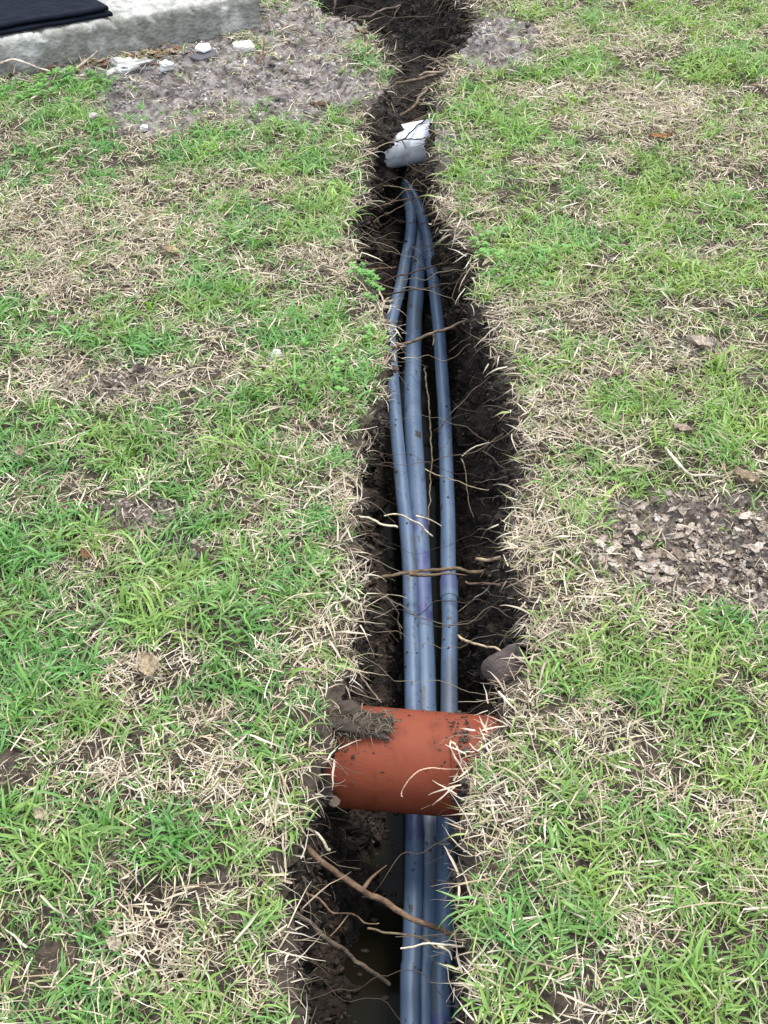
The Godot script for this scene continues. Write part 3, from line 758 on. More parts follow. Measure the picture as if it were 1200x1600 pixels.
	root_thing("long brown root bridging the trench above the slanting thick one", [Vector3(0.0000, -0.0800, -3.5397), Vector3(0.0307, -0.0760, -3.5352), Vector3(0.0769, -0.0720, -3.5396), Vector3(0.1194, -0.0680, -3.5529), Vector3(0.1544, -0.0640, -3.5709), Vector3(0.1897, -0.0600, -3.5890)], 0.0054, 0.0070, Color(0.19, 0.135, 0.095))
	root_thing("short brown root on the far right wall with a pale cut end", [Vector3(0.1050, -0.0500, -3.5299), Vector3(0.1298, -0.0433, -3.5326), Vector3(0.1561, -0.0367, -3.5263), Vector3(0.1819, -0.0300, -3.5110)], 0.0042, 0.0050, Color(0.34, 0.25, 0.17))
	root_thing("brown root leaving the far right lip, topmost of the crossing ones", [Vector3(0.1318, -0.0800, -3.6535), Vector3(0.1610, -0.0650, -3.6560), Vector3(0.1955, -0.0500, -3.6489), Vector3(0.2177, -0.0350, -3.6323), Vector3(0.2516, -0.0200, -3.6247)], 0.0042, 0.0056, Color(0.21, 0.15, 0.11))
	root_thing("short grey brown root stub on the far left lip", [Vector3(-0.0077, -0.0400, -3.5838), Vector3(0.0116, -0.0400, -3.5793), Vector3(0.0308, -0.0400, -3.5747), Vector3(0.0539, -0.0400, -3.5747)], 0.0050, 0.0044, Color(0.30, 0.24, 0.19))
	root_thing("thin root sagging from the far left lip under the bridging root", [Vector3(-0.0384, -0.1000, -3.5090), Vector3(0.0000, -0.1100, -3.5221), Vector3(0.0426, -0.1200, -3.5308), Vector3(0.0873, -0.1300, -3.5349), Vector3(0.1204, -0.1400, -3.5303)], 0.0030, 0.0020, Color(0.22, 0.16, 0.11))
	root_thing("thin level root between the slanting thick one and the white pipe", [Vector3(0.0111, -0.1000, -3.3073), Vector3(0.0461, -0.1000, -3.3073), Vector3(0.0833, -0.1000, -3.3316), Vector3(0.1154, -0.1000, -3.3562), Vector3(0.1499, -0.1000, -3.3893)], 0.0036, 0.0030, Color(0.16, 0.11, 0.08))
	root_thing("curved root hanging at the far left wall beside the white pipe", [Vector3(-0.0183, -0.0600, -3.3209), Vector3(-0.0110, -0.0800, -3.3061), Vector3(-0.0110, -0.1000, -3.2993), Vector3(0.0037, -0.1200, -3.3082), Vector3(0.0224, -0.1400, -3.3247)], 0.0030, 0.0018, Color(0.20, 0.15, 0.11))
	root_thing("brown root lying low on the soil behind the roots", [Vector3(0.0404, -0.2000, -3.6730), Vector3(0.0912, -0.1800, -3.7121), Vector3(0.1366, -0.1600, -3.6864), Vector3(0.1585, -0.1400, -3.6328)], 0.0030, 0.0026, Color(0.14, 0.10, 0.07))
	root_thing("thin vertical root hanging before the dark hollow at the top edge", [Vector3(-0.1589, -0.0200, -4.1066), Vector3(-0.1634, -0.0467, -4.0887), Vector3(-0.1682, -0.0733, -4.0815), Vector3(-0.1738, -0.1000, -4.1010)], 0.0055, 0.0045, Color(0.16, 0.11, 0.09))
	root_thing("looping thin root in the dark hollow at the top edge", [Vector3(-0.2401, -0.0200, -4.0731), Vector3(-0.2270, -0.0350, -4.0469), Vector3(-0.2097, -0.0500, -4.0209), Vector3(-0.1851, -0.0650, -4.0220), Vector3(-0.1483, -0.0800, -4.0497)], 0.0028, 0.0022, Color(0.18, 0.13, 0.10))
	root_thing("brown root along the far trench wall behind the bare soil corner", [Vector3(-0.0836, -0.0600, -3.9931), Vector3(-0.0524, -0.0600, -4.0038), Vector3(-0.0169, -0.0600, -4.0469), Vector3(0.0212, -0.0600, -4.0796), Vector3(0.0533, -0.0600, -4.1017)], 0.0050, 0.0040, Color(0.14, 0.10, 0.08))
	root_thing("long thin root running down between the middle and right conduits", [Vector3(0.0996, -0.2800, -2.3882), Vector3(0.1052, -0.2900, -2.2392), Vector3(0.1079, -0.3000, -2.1121), Vector3(0.1034, -0.3100, -1.9929), Vector3(0.0975, -0.3200, -1.9211), Vector3(0.0937, -0.3300, -1.8716)], 0.0028, 0.0018, Color(0.20, 0.16, 0.11))
	root_thing("pale curved root tip arching from the right wall", [Vector3(0.2149, -0.1000, -1.8934), Vector3(0.1931, -0.1067, -1.8933), Vector3(0.1723, -0.1133, -1.8870), Vector3(0.1589, -0.1200, -1.8748)], 0.0020, 0.0014, pale)
	root_thing("thin tan root dangling beside the right conduit in the middle", [Vector3(0.1593, -0.1400, -1.8919), Vector3(0.1679, -0.1700, -1.8781), Vector3(0.1714, -0.2000, -1.8679), Vector3(0.1789, -0.2300, -1.8552), Vector3(0.1877, -0.2600, -1.8422)], 0.0016, 0.0012, Color(0.42, 0.32, 0.20))
	root_thing("thin tan root stretched over the right conduit to the right wall", [Vector3(0.0855, -0.1800, -1.9034), Vector3(0.1059, -0.1720, -1.8804), Vector3(0.1311, -0.1640, -1.8556), Vector3(0.1586, -0.1560, -1.8330), Vector3(0.1829, -0.1480, -1.8107), Vector3(0.2099, -0.1400, -1.7962)], 0.0016, 0.0010, Color(0.46, 0.35, 0.22))
	root_thing("pale splintered root tip lying on the violet stained middle conduit", [Vector3(0.0000, -0.1000, -1.6782), Vector3(0.0245, -0.1060, -1.6899), Vector3(0.0491, -0.1120, -1.6837), Vector3(0.0674, -0.1180, -1.6758), Vector3(0.0783, -0.1240, -1.6644), Vector3(0.0928, -0.1300, -1.6531)], 0.0020, 0.0024, Color(0.60, 0.49, 0.34), "root", [[Vector3(0.0618, -0.1200, -1.6992), Vector3(0.0887, -0.1200, -1.6885), Vector3(0.1102, -0.1200, -1.6708)]])
	root_thing("pale straight root stub on the left lip above the violet stain", [Vector3(-0.0464, -0.0200, -1.5943), Vector3(-0.0233, -0.0333, -1.5982), Vector3(0.0000, -0.0467, -1.6002), Vector3(0.0247, -0.0600, -1.6056)], 0.0026, 0.0028, pale)
	root_thing("tan root drooping down the left wall above the red pipe", [Vector3(-0.0170, -0.0800, -1.4731), Vector3(0.0058, -0.1200, -1.4836), Vector3(0.0211, -0.1600, -1.4933), Vector3(0.0285, -0.2000, -1.4975), Vector3(0.0312, -0.2400, -1.4913)], 0.0024, 0.0020, Color(0.27, 0.20, 0.14))
	root_thing("thin brown root reaching from the left wall to the top of the red pipe", [Vector3(-0.0419, -0.0600, -1.2656), Vector3(-0.0291, -0.0600, -1.2417), Vector3(-0.0155, -0.0600, -1.2209), Vector3(-0.0041, -0.0600, -1.2029)], 0.0022, 0.0014, Color(0.24, 0.17, 0.12))
	root_thing("thin root looping over the left part of the red pipe", [Vector3(-0.0277, -0.0250, -1.1438), Vector3(-0.0433, -0.0250, -1.1317), Vector3(-0.0588, -0.0250, -1.1220), Vector3(-0.0683, -0.0250, -1.1101), Vector3(-0.0737, -0.0250, -1.0936), Vector3(-0.0743, -0.0250, -1.0819)], 0.0013, 0.0012, Color(0.34, 0.22, 0.15))
	root_thing("long thin root arching along the right wall in the upper trench", [Vector3(0.1202, -0.2400, -2.0967), Vector3(0.1421, -0.2040, -2.1044), Vector3(0.1692, -0.1680, -2.1091), Vector3(0.2032, -0.1320, -2.1221), Vector3(0.2427, -0.0960, -2.1183), Vector3(0.2729, -0.0600, -2.0930)], 0.0014, 0.0012, Color(0.22, 0.16, 0.11))
	root_thing("thin root fanning out below the violet joint on the right", [Vector3(0.1405, -0.2200, -1.5408), Vector3(0.1677, -0.1850, -1.5383), Vector3(0.1918, -0.1500, -1.5351), Vector3(0.2166, -0.1150, -1.5345), Vector3(0.2310, -0.0800, -1.5267)], 0.0014, 0.0012, Color(0.42, 0.34, 0.24))
	root_thing("thin rising root on the right wall below the brown slanting root", [Vector3(0.1541, -0.2000, -2.3436), Vector3(0.1811, -0.1533, -2.3194), Vector3(0.2111, -0.1067, -2.2887), Vector3(0.2419, -0.0600, -2.2467)], 0.0014, 0.0012, Color(0.26, 0.19, 0.13))

# ------------------------------------------------------------------ stones, leaves, litter
func lump_mesh(sd: int, size: Vector3, rough: float, tone: Color, tone2: Color, fine := 1.0) -> ArrayMesh:
	var sh := Sheet.new()
	var nr := 15
	var nc := 20
	for r in nr + 1:
		for k in nc + 1:
			var th := PI * r / nr
			var ph := TAU * (k % nc) / nc
			var d := Vector3(sin(th) * cos(ph), cos(th), sin(th) * sin(ph))
			# squarish body with broken facets
			var q := Vector3(sign(d.x) * pow(absf(d.x), 0.75), sign(d.y) * pow(absf(d.y), 0.75), sign(d.z) * pow(absf(d.z), 0.75))
			var a := n_mid.get_noise_3dv(d * 0.11 + Vector3(sd * 3.1, 0, 0)) * rough + n_fine.get_noise_3dv(d * 0.06 * fine + Vector3(sd * 5.0, 0, 0)) * rough * 0.45
			var p := q * (1.0 + a) * size
			sh.v.append(p)
			sh.c.append(tone.lerp(tone2, clampf(0.5 + n_mid.get_noise_3dv(d * 0.16 + Vector3(0, sd * 2.0, 0)) * 1.8, 0, 1)))
	sh.grid(nr + 1, nc + 1, false)
	return sh.done()

func stone(called: String, label: String, at: Vector3, size: Vector3, turn: float, tone: Color, tone2: Color, sd: int, rough := 0.5) -> void:
	tone *= 0.72
	tone2 *= 0.65
	at.y += ground_y(at.x, at.z) + size.y * 0.55
	var t := put_mesh(called, lump_mesh(sd, size, rough, tone, tone2), M.stone)
	t.position = at
	t.rotation.y = turn
	tag(t, label, "stone")

func leaf_mesh(sd: int, len: float, wide: float, curl: float) -> ArrayMesh:
	var r := RandomNumberGenerator.new()
	r.seed = sd
	var sh := Sheet.new()
	var nu := 10
	var nv := 7
	var tw := r.randf_range(-0.8, 0.8)
	for i2 in nu + 1:
		var u := float(i2) / nu
		var half := wide * pow(sin(PI * clampf(u * 0.94 + 0.03, 0, 1)), 0.7) * (1.0 + 0.22 * n_fine.get_noise_2d(u * 0.1 + sd, 3.0)) * 0.5
		for j in nv:
			var v := (float(j) / (nv - 1)) * 2.0 - 1.0
			var e := half * v * (1.0 + 0.25 * n_fine.get_noise_2d(u * 0.14, sd * 3.0 + sign(v)))
			var y := curl * wide * (v * v * 0.6 + (u - 0.5) * (u - 0.5) * 0.9) + tw * e * (u - 0.5) * 0.8 + 0.004 * n_mid.get_noise_2d(u * 0.5 + sd, v * 0.2) * 2.0 + absf(v) * 0.05 * wide
			sh.v.append(Vector3(e, y, (u - 0.5) * len))
			var c := 0.82 + 0.3 * n_fine.get_noise_2d(u * 0.2 + sd, v * 0.1) - (0.12 if j == nv / 2 else 0.0)
			sh.c.append(Color(c, c * 0.98, c * 0.95))
	sh.grid(nu + 1, nv, false)
	# real thickness: a second skin 0.4 mm below
	var base := sh.v.size()
	for k in base:
		sh.v.append(sh.v[k] - Vector3(0, 0.0005, 0))
		sh.c.append(sh.c[k])
	sh.grid(nu + 1, nv, true, base)
	return sh.done()

func tinted(m: StandardMaterial3D, c: Color) -> StandardMaterial3D:
	var k: String = "tint_%s_%s" % [m.get_instance_id(), c.to_html()]
	if not M.has(k):
		var d: StandardMaterial3D = m.duplicate()
		d.albedo_color = c.linear_to_srgb()
		M[k] = d
	return M[k]

func dead_leaf(label: String, at: Vector3, len: float, wide: float, turn: float, tilt: float, tone: Color, sd: int, curl := 0.35) -> void:
	tone *= 0.85
	at.y += ground_y(at.x, at.z) + 0.016
	var t := put_mesh("dead_leaf", leaf_mesh(sd, len, wide, curl), tinted(M.leaf, tone))
	t.position = at
	t.rotation = Vector3(tilt, turn, rng.randf_range(-0.25, 0.25))
	tag(t, label, "leaf", "dead leaves on the lawn")

func build_litter() -> void:
	# stones and rubble at the slab
	stone("concrete_rubble", "mottled white lump of broken concrete lying against the slab foot", Vector3(-0.7377, 0.0000, -3.4422), Vector3(0.058, 0.026, 0.034), 0.2, Color(0.62, 0.58, 0.52), Color(0.20, 0.18, 0.165), 4, 0.7)
	stone("white_stone", "small white stone at the edge of the bare soil", Vector3(-0.6230, 0.0000, -3.4031), Vector3(0.020, 0.014, 0.016), 0.7, Color(0.66, 0.64, 0.61), Color(0.50, 0.47, 0.44), 7)
	stone("white_stone", "rounded white stone nearest the slab corner", Vector3(-0.4229, 0.0000, -3.6095), Vector3(0.034, 0.017, 0.022), 0.1, Color(0.78, 0.76, 0.72), Color(0.66, 0.63, 0.58), 9, 0.3)
	stone("pink_stone", "small pinkish stone in the grass left of the bare soil", Vector3(-0.7903, 0.0000, -3.1349), Vector3(0.014, 0.010, 0.011), 0.4, Color(0.55, 0.44, 0.40), Color(0.42, 0.33, 0.30), 12)
	stone("white_stone", "tiny white stone on the near edge of the bare soil", Vector3(-0.6452, 0.0000, -3.0818), Vector3(0.010, 0.008, 0.009), 0.0, Color(0.72, 0.70, 0.66), Color(0.6, 0.58, 0.55), 13)
	stone("pale_stone", "pale stone lying in the grass left of the trench middle", Vector3(-0.2249, 0.0000, -2.0411), Vector3(0.014, 0.010, 0.011), 0.9, Color(0.66, 0.68, 0.60), Color(0.52, 0.52, 0.46), 15)
	# slate with a white chip
	var sp := Vector3(-0.5326, 0.0000, -3.5222)
	var slate := put_mesh("slate_piece", flat_shard(21, 0.082, 0.050, 0.012), tinted(M.stone, Color(0.06, 0.052, 0.055)))
	slate.position = sp + Vector3(0, ground_y(sp.x, sp.z) + 0.014, 0)
	slate.rotation = Vector3(0.10, 0.35, 0.05)
	tag(slate, "dark flat slate piece on bare soil, under the white chip", "slate")
	var chip := put_mesh("white_chip", flat_shard(22, 0.047, 0.034, 0.007), tinted(M.stone, Color(0.62, 0.63, 0.64)))
	chip.position = sp + Vector3(0.0, ground_y(sp.x, sp.z) + 0.032, -0.018)
	chip.rotation = Vector3(0.22, 0.45, 0.05)
	tag(chip, "flat white square chip lying on the dark slate", "chip")
	# brown lump in the right wall
	var bp := Vector3(0.2035, -0.0700, -1.2873)
	var lump := put_mesh("brown_lump", lump_mesh(31, Vector3(0.038, 0.026, 0.030), 0.35, Color(0.060, 0.042, 0.036), Color(0.036, 0.026, 0.023)), M.stone)
	lump.position = bp
	lump.rotation = Vector3(0.3, 0.4, 0.2)
	tag(lump, "smooth brown lump poking out of the right trench wall above the red pipe", "stone")
	# hairy clod on the red pipe
	var cp := Vector3(-0.0217, -0.0260, -1.1300)
	var clod := thing("soil_clod", "hairy dark soil clod lying on the left of the red pipe", "clod", cp)
	put_mesh("soil", lump_mesh(33, Vector3(0.034, 0.012, 0.020), 0.6, Color(0.022, 0.016, 0.012), Color(0.06, 0.046, 0.035), 1.0), M.crumb, clod)
	var left_lump := put_mesh("soil", lump_mesh(34, Vector3(0.038, 0.020, 0.028), 0.6, Color(0.018, 0.013, 0.010), Color(0.05, 0.038, 0.029), 1.0), M.crumb, clod)
	left_lump.position = Vector3(-0.045, -0.002, -0.012)
	var hair := Sheet.new()
	for k in 420:
		var p := Vector3(rng.randf_range(-0.08, 0.034), rng.randf_range(-0.004, 0.014), rng.randf_range(-0.024, 0.020))
		var d := Vector3(rng.randf_range(-0.3, 1.0), rng.randf_range(-0.2, 0.5), rng.randf_range(-0.6, 1.0)).normalized() * rng.randf_range(0.006, 0.022)
		var q := PackedVector3Array([p, p + d * 0.5 + Vector3(0, 0.003, 0), p + d + Vector3(0, -0.003, 0)])
		var tn: Color = Color(0.07, 0.052, 0.038).lerp(Color(0.24, 0.185, 0.13), rng.randf() * rng.randf())
		tube(hair, q, func(u, _a, _p): return lerpf(0.0010, 0.0004, u), 4, func(_p): return tn)
	tag(put_mesh("root_hair", hair.done(), M.crumb, clod), "", "", "", "stuff")
	# dead leaves
	dead_leaf("pale grey curled leaf on the lawn right of the trench, largest of its kind", Vector3(0.6567, 0.0000, -2.0724), 0.062, 0.036, 1.35, 0.15, Color(0.62, 0.52, 0.45), 41, 0.5)
	dead_leaf("narrow pinkish brown leaf left of the pale grey curled leaf", Vector3(0.4626, 0.0000, -1.9801), 0.045, 0.016, 1.5, 0.0, Color(0.46, 0.36, 0.29), 42)
	dead_leaf("orange brown leaf in the far grass right of the trench", Vector3(0.7271, 0.0000, -3.0044), 0.062, 0.016, 1.6, 0.0, Color(0.44, 0.22, 0.10), 43)
	dead_leaf("pinkish leaf half buried in the green grass near the right edge", Vector3(0.5662, 0.0000, -1.7865), 0.040, 0.024, 1.2, 0.1, Color(0.50, 0.40, 0.34), 44)
	dead_leaf("tan leaf at the left edge in the lush grass", Vector3(-0.6775, 0.0000, -1.7231), 0.030, 0.020, 0.4, 0.2, Color(0.46, 0.38, 0.28), 45)
	dead_leaf("large tan leaf on straw left of the red pipe", Vector3(-0.3680, 0.0000, -1.2247), 0.045, 0.034, 0.3, 0.2, Color(0.52, 0.42, 0.30), 46)
	dead_leaf("dark folded leaf in the brown patch left of the trench", Vector3(-0.3119, 0.0000, -1.4740), 0.030, 0.015, 1.3, 0.1, Color(0.14, 0.10, 0.075), 47)
	dead_leaf("buff leaf on straw in the far left lawn", Vector3(-0.4863, 0.0000, -2.4362), 0.046, 0.030, 0.9, 0.1, Color(0.58, 0.45, 0.30), 48)
	dead_leaf("whitish scrap of leaf in the lower left straw", Vector3(-0.3480, 0.0000, -0.7578), 0.022, 0.018, 0.5, 0.1, Color(0.66, 0.58, 0.48), 49)
	dead_leaf("whitish leaf at the left edge beside the lush tuft", Vector3(-0.4809, 0.0000, -0.9446), 0.026, 0.016, 0.9, 0.1, Color(0.62, 0.53, 0.42), 50)
	dead_leaf("brown leaf on the bare soil near the trench lip", Vector3(-0.0681, 0.0000, -3.6711), 0.050, 0.024, 1.1, 0.1, Color(0.30, 0.22, 0.17), 51)
	dead_leaf("brown leaf lying on the near bare soil, darkest there", Vector3(-0.1769, 0.0000, -3.2090), 0.055, 0.018, 1.5, 0.0, Color(0.22, 0.14, 0.10), 52)
	dead_leaf("small orange leaf in the left lawn beside the straw", Vector3(-0.5138, 0.0000, -1.4709), 0.022, 0.014, 0.6, 0.2, Color(0.40, 0.20, 0.11), 53)
	dead_leaf("brown pointed leaf on the upper edge of the leaf litter", Vector3(0.6560, 0.0000, -1.6446), 0.050, 0.028, 1.0, 0.1, Color(0.45, 0.34, 0.26), 54)
	# litter heap on the right, litter along the slab
	litter_patch("leaf_litter", "patch of crumbled pinkish brown leaf litter at the right edge of the lawn", [[0.536, -1.508, 0.168, 0.127], [0.615, -1.461, 0.099, 0.123], [0.442, -1.472, 0.077, 0.062]], 300, 0.010, 0.042, [Color(0.40, 0.335, 0.295), Color(0.30, 0.24, 0.20), Color(0.50, 0.435, 0.39), Color(0.20, 0.15, 0.12), Color(0.42, 0.35, 0.29)], 900)
	litter_patch("leaf_litter", "strip of reddish brown dead leaves along the foot of the slab", [[-1.000, -3.425, 0.204, 0.052], [-0.808, -3.496, 0.169, 0.054], [-0.648, -3.568, 0.114, 0.041]], 140, 0.018, 0.050, [Color(0.20, 0.10, 0.07), Color(0.14, 0.085, 0.06), Color(0.28, 0.18, 0.12), Color(0.34, 0.26, 0.19)], 950)
	# twigs at the slab
	twig("bent dry grey twig leaning on the slab at the left edge", [Vector3(-1.1328, 0.0200, -3.4267), Vector3(-1.0789, 0.0500, -3.3961), Vector3(-1.0526, 0.0550, -3.3974), Vector3(-1.0187, 0.0500, -3.3874), Vector3(-0.9887, 0.0300, -3.3992), Vector3(-0.9611, 0.0150, -3.4121)], 0.0035, [Vector3(-1.0535, 0.0500, -3.4048), Vector3(-1.0583, 0.0300, -3.4079), Vector3(-1.0649, 0.0100, -3.4019)])
	twig("short dry twig pointing up from litter beside the slab", [Vector3(-0.8929, 0.0100, -3.4367), Vector3(-0.8599, 0.0300, -3.4473), Vector3(-0.8350, 0.0500, -3.4400), Vector3(-0.8167, 0.0650, -3.4442)], 0.0040, [Vector3(-0.8178, 0.0650, -3.4397), Vector3(-0.8218, 0.0500, -3.4489)])
	twig("pale dry stick lying before the slab left of the rubble", [Vector3(-0.9438, 0.0120, -3.4146), Vector3(-0.9114, 0.0140, -3.4014), Vector3(-0.8800, 0.0120, -3.3887), Vector3(-0.8526, 0.0100, -3.3976)], 0.0035, [])
	twig("dry stick on the lawn above the leaf litter", [Vector3(0.5294, 0.0150, -1.7425), Vector3(0.5420, 0.0300, -1.6779), Vector3(0.5610, 0.0220, -1.6587), Vector3(0.5922, 0.0200, -1.6609), Vector3(0.6230, 0.0100, -1.6651)], 0.0030, [Vector3(0.5593, 0.0220, -1.6622), Vector3(0.5668, 0.0150, -1.6455), Vector3(0.5809, 0.0080, -1.6393)])
	twig("thin rust coloured stalk by the slab corner", [Vector3(-0.3682, 0.0000, -3.4952), Vector3(-0.3567, 0.0200, -3.5111), Vector3(-0.3503, 0.0500, -3.5028), Vector3(-0.3475, 0.0700, -3.5090)], 0.0030, [])

func twig(label: String, pts: Array, r: float, fork: Array) -> void:
	var at: Vector3 = pts[0]
	for k in pts.size(): pts[k] = pts[k] - at
	var t := thing("twig", label, "twig", at)
	var tone := Color(0.24, 0.11, 0.07) if label.contains("rust") else Color(0.46, 0.38, 0.29)
	var tn := func(p: Vector3): return tone * clampf(1.0 + n_fine.get_noise_3dv(p), 0.5, 1.5)
	var sh := Sheet.new()
	tube(sh, smooth_path(pts, 0.008), func(k, _a, p): return lerpf(r, r * 0.6, k) * (1.0 + 0.3 * n_fine.get_noise_3dv(p)), 8, tn)
	put_mesh("stem", sh.done(), M.root, t)
	if fork.size():
		for k in fork.size(): fork[k] = fork[k] - at
		var fs := Sheet.new()
		tube(fs, smooth_path(fork, 0.008), func(k, _a, _p): return lerpf(r * 0.7, r * 0.35, k), 7, tn)
		put_mesh("side_shoot", fs.done(), M.root, t)

func flat_shard(sd: int, a: float, b: float, th: float) -> ArrayMesh:
	var r := RandomNumberGenerator.new()
	r.seed = sd
	var poly := PackedVector2Array()
	for k in 5:
		var an := TAU * (k + 0.5 + r.randf_range(-0.15, 0.15)) / 5.0
		poly.append(Vector2(cos(an) * a * 0.56, sin(an) * b * 0.60) * r.randf_range(0.9, 1.1))
	var st := SurfaceTool.new()
	st.begin(Mesh.PRIMITIVE_TRIANGLES)
	st.set_smooth_group(-1)
	st.set_color(Color.WHITE)
	var n := poly.size()
	for k in n:
		var p := poly[k]
		var q := poly[(k + 1) % n]
		var p2 := p * 0.93
		var q2 := q * 0.93
		for tri in [[Vector3(p.x, -th / 2, p.y), Vector3(q.x, -th / 2, q.y), Vector3(p.x, th * 0.35, p.y)], [Vector3(q.x, -th / 2, q.y), Vector3(q.x, th * 0.35, q.y), Vector3(p.x, th * 0.35, p.y)],
			[Vector3(p.x, th * 0.35, p.y), Vector3(q.x, th * 0.35, q.y), Vector3(p2.x, th / 2, p2.y)], [Vector3(q.x, th * 0.35, q.y), Vector3(q2.x, th / 2, q2.y), Vector3(p2.x, th / 2, p2.y)],
			[Vector3(p2.x, th / 2, p2.y), Vector3(q2.x, th / 2, q2.y), Vector3(0, th / 2, 0)], [Vector3(q.x, -th / 2, q.y), Vector3(p.x, -th / 2, p.y), Vector3(0, -th / 2, 0)]]:
			for w in tri: st.add_vertex(w)
	st.generate_normals()
	return st.commit()

func flake_mesh(sd: int) -> ArrayMesh:
	# a torn scrap of dead leaf about one unit long: jagged outline, slight warp, two skins
	var r := RandomNumberGenerator.new()
	r.seed = sd
	var sh := Sheet.new()
	var n := r.randi_range(7, 10)
	var slim := r.randf_range(0.3, 0.75)
	var bend := r.randf_range(-0.5, 0.7)
	var ring := [Vector3(0, r.randf_range(-0.04, 0.06), 0)]
	for k in n:
		var an := TAU * (k + r.randf_range(-0.3, 0.3)) / n
		var d := r.randf_range(0.32, 0.55)
		var p := Vector3(cos(an) * d * slim, 0, sin(an) * d)
		p.y = bend * p.z * p.z + r.randf_range(-0.05, 0.05)
		ring.append(p)
	for skin in 2:
		var base := sh.v.size()
		for p in ring:
			sh.v.append(p - Vector3(0, 0.03 * skin, 0))
			var c := r.randf_range(0.75, 1.15)
			sh.c.append(Color(c, c, c))
		for k in n:
			if skin == 0: sh.i.append_array([base, base + 1 + k, base + 1 + (k + 1) % n])
			else: sh.i.append_array([base, base + 1 + (k + 1) % n, base + 1 + k])
	return sh.done()

func litter_patch(called: String, label: String, areas: Array, count: int, s0: float, s1: float, tones: Array, sd: int) -> void:
	var t := thing(called, label, "leaf litter")
	var kinds := []
	for k in 9: kinds.append(flake_mesh(sd + k))
	var made := 0
	var tries := 0
	while made < count and tries < count * 20:
		tries += 1
		var e: Array = areas[rng.randi() % areas.size()]
		var an := rng.randf() * TAU
		var rr := sqrt(rng.randf())
		var x: float = e[0] + cos(an) * rr * e[2]
		var z: float = e[1] + sin(an) * rr * e[3]
		if absf(x) > 1.7: continue
		var s := lerpf(s0, s1, pow(rng.randf(), 1.8))
		var o := put_mesh("leaf_flake", kinds[rng.randi() % 9], tinted(M.leaf, tones[rng.randi() % tones.size()]), t)
		o.position = Vector3(x, ground_y(x, z) + rng.randf_range(0.003, 0.009), z)
		o.rotation = Vector3(rng.randf_range(-0.18, 0.18), rng.randf() * TAU, rng.randf_range(-0.18, 0.18))
		o.scale = Vector3.ONE * s
		made += 1

# ------------------------------------------------------------------ loose stuff
func scatter(called: String, mesh: Mesh, m: Material, where: Array, tints: PackedColorArray, parent: Node) -> void:
	if where.is_empty(): return
	var mm := MultiMesh.new()
	mm.transform_format = MultiMesh.TRANSFORM_3D
	mm.use_colors = true
	mm.mesh = mesh
	mm.instance_count = where.size()
	for k in where.size():
		mm.set_instance_transform(k, where[k])
		mm.set_instance_color(k, tints[k])
	var o := MultiMeshInstance3D.new()
	o.name = called
	o.multimesh = mm
	o.material_override = m
	parent.add_child(o, true)
	tag(o, "", "", "", "stuff")

func random_basis(s: float) -> Basis:
	return Basis.from_euler(Vector3(rng.randf() * TAU, rng.randf() * TAU, rng.randf() * TAU)).scaled(Vector3(s, s * rng.randf_range(0.6, 1.0), s))

func crumb_mesh(sd: int) -> ArrayMesh:
	var sh := Sheet.new()
	var nr := 5
	var nc := 7
	for r in nr + 1:
		for k in nc + 1:
			var th := PI * r / nr
			var ph := TAU * (k % nc) / nc
			var d := Vector3(sin(th) * cos(ph), cos(th), sin(th) * sin(ph))
			sh.v.append(d * (1.0 + n_mid.get_noise_3dv(d * 0.2 + Vector3(sd * 2.0, 0, 0)) * 1.3))
			sh.c.append(Color.WHITE)
	sh.grid(nr + 1, nc + 1)
	return sh.done()

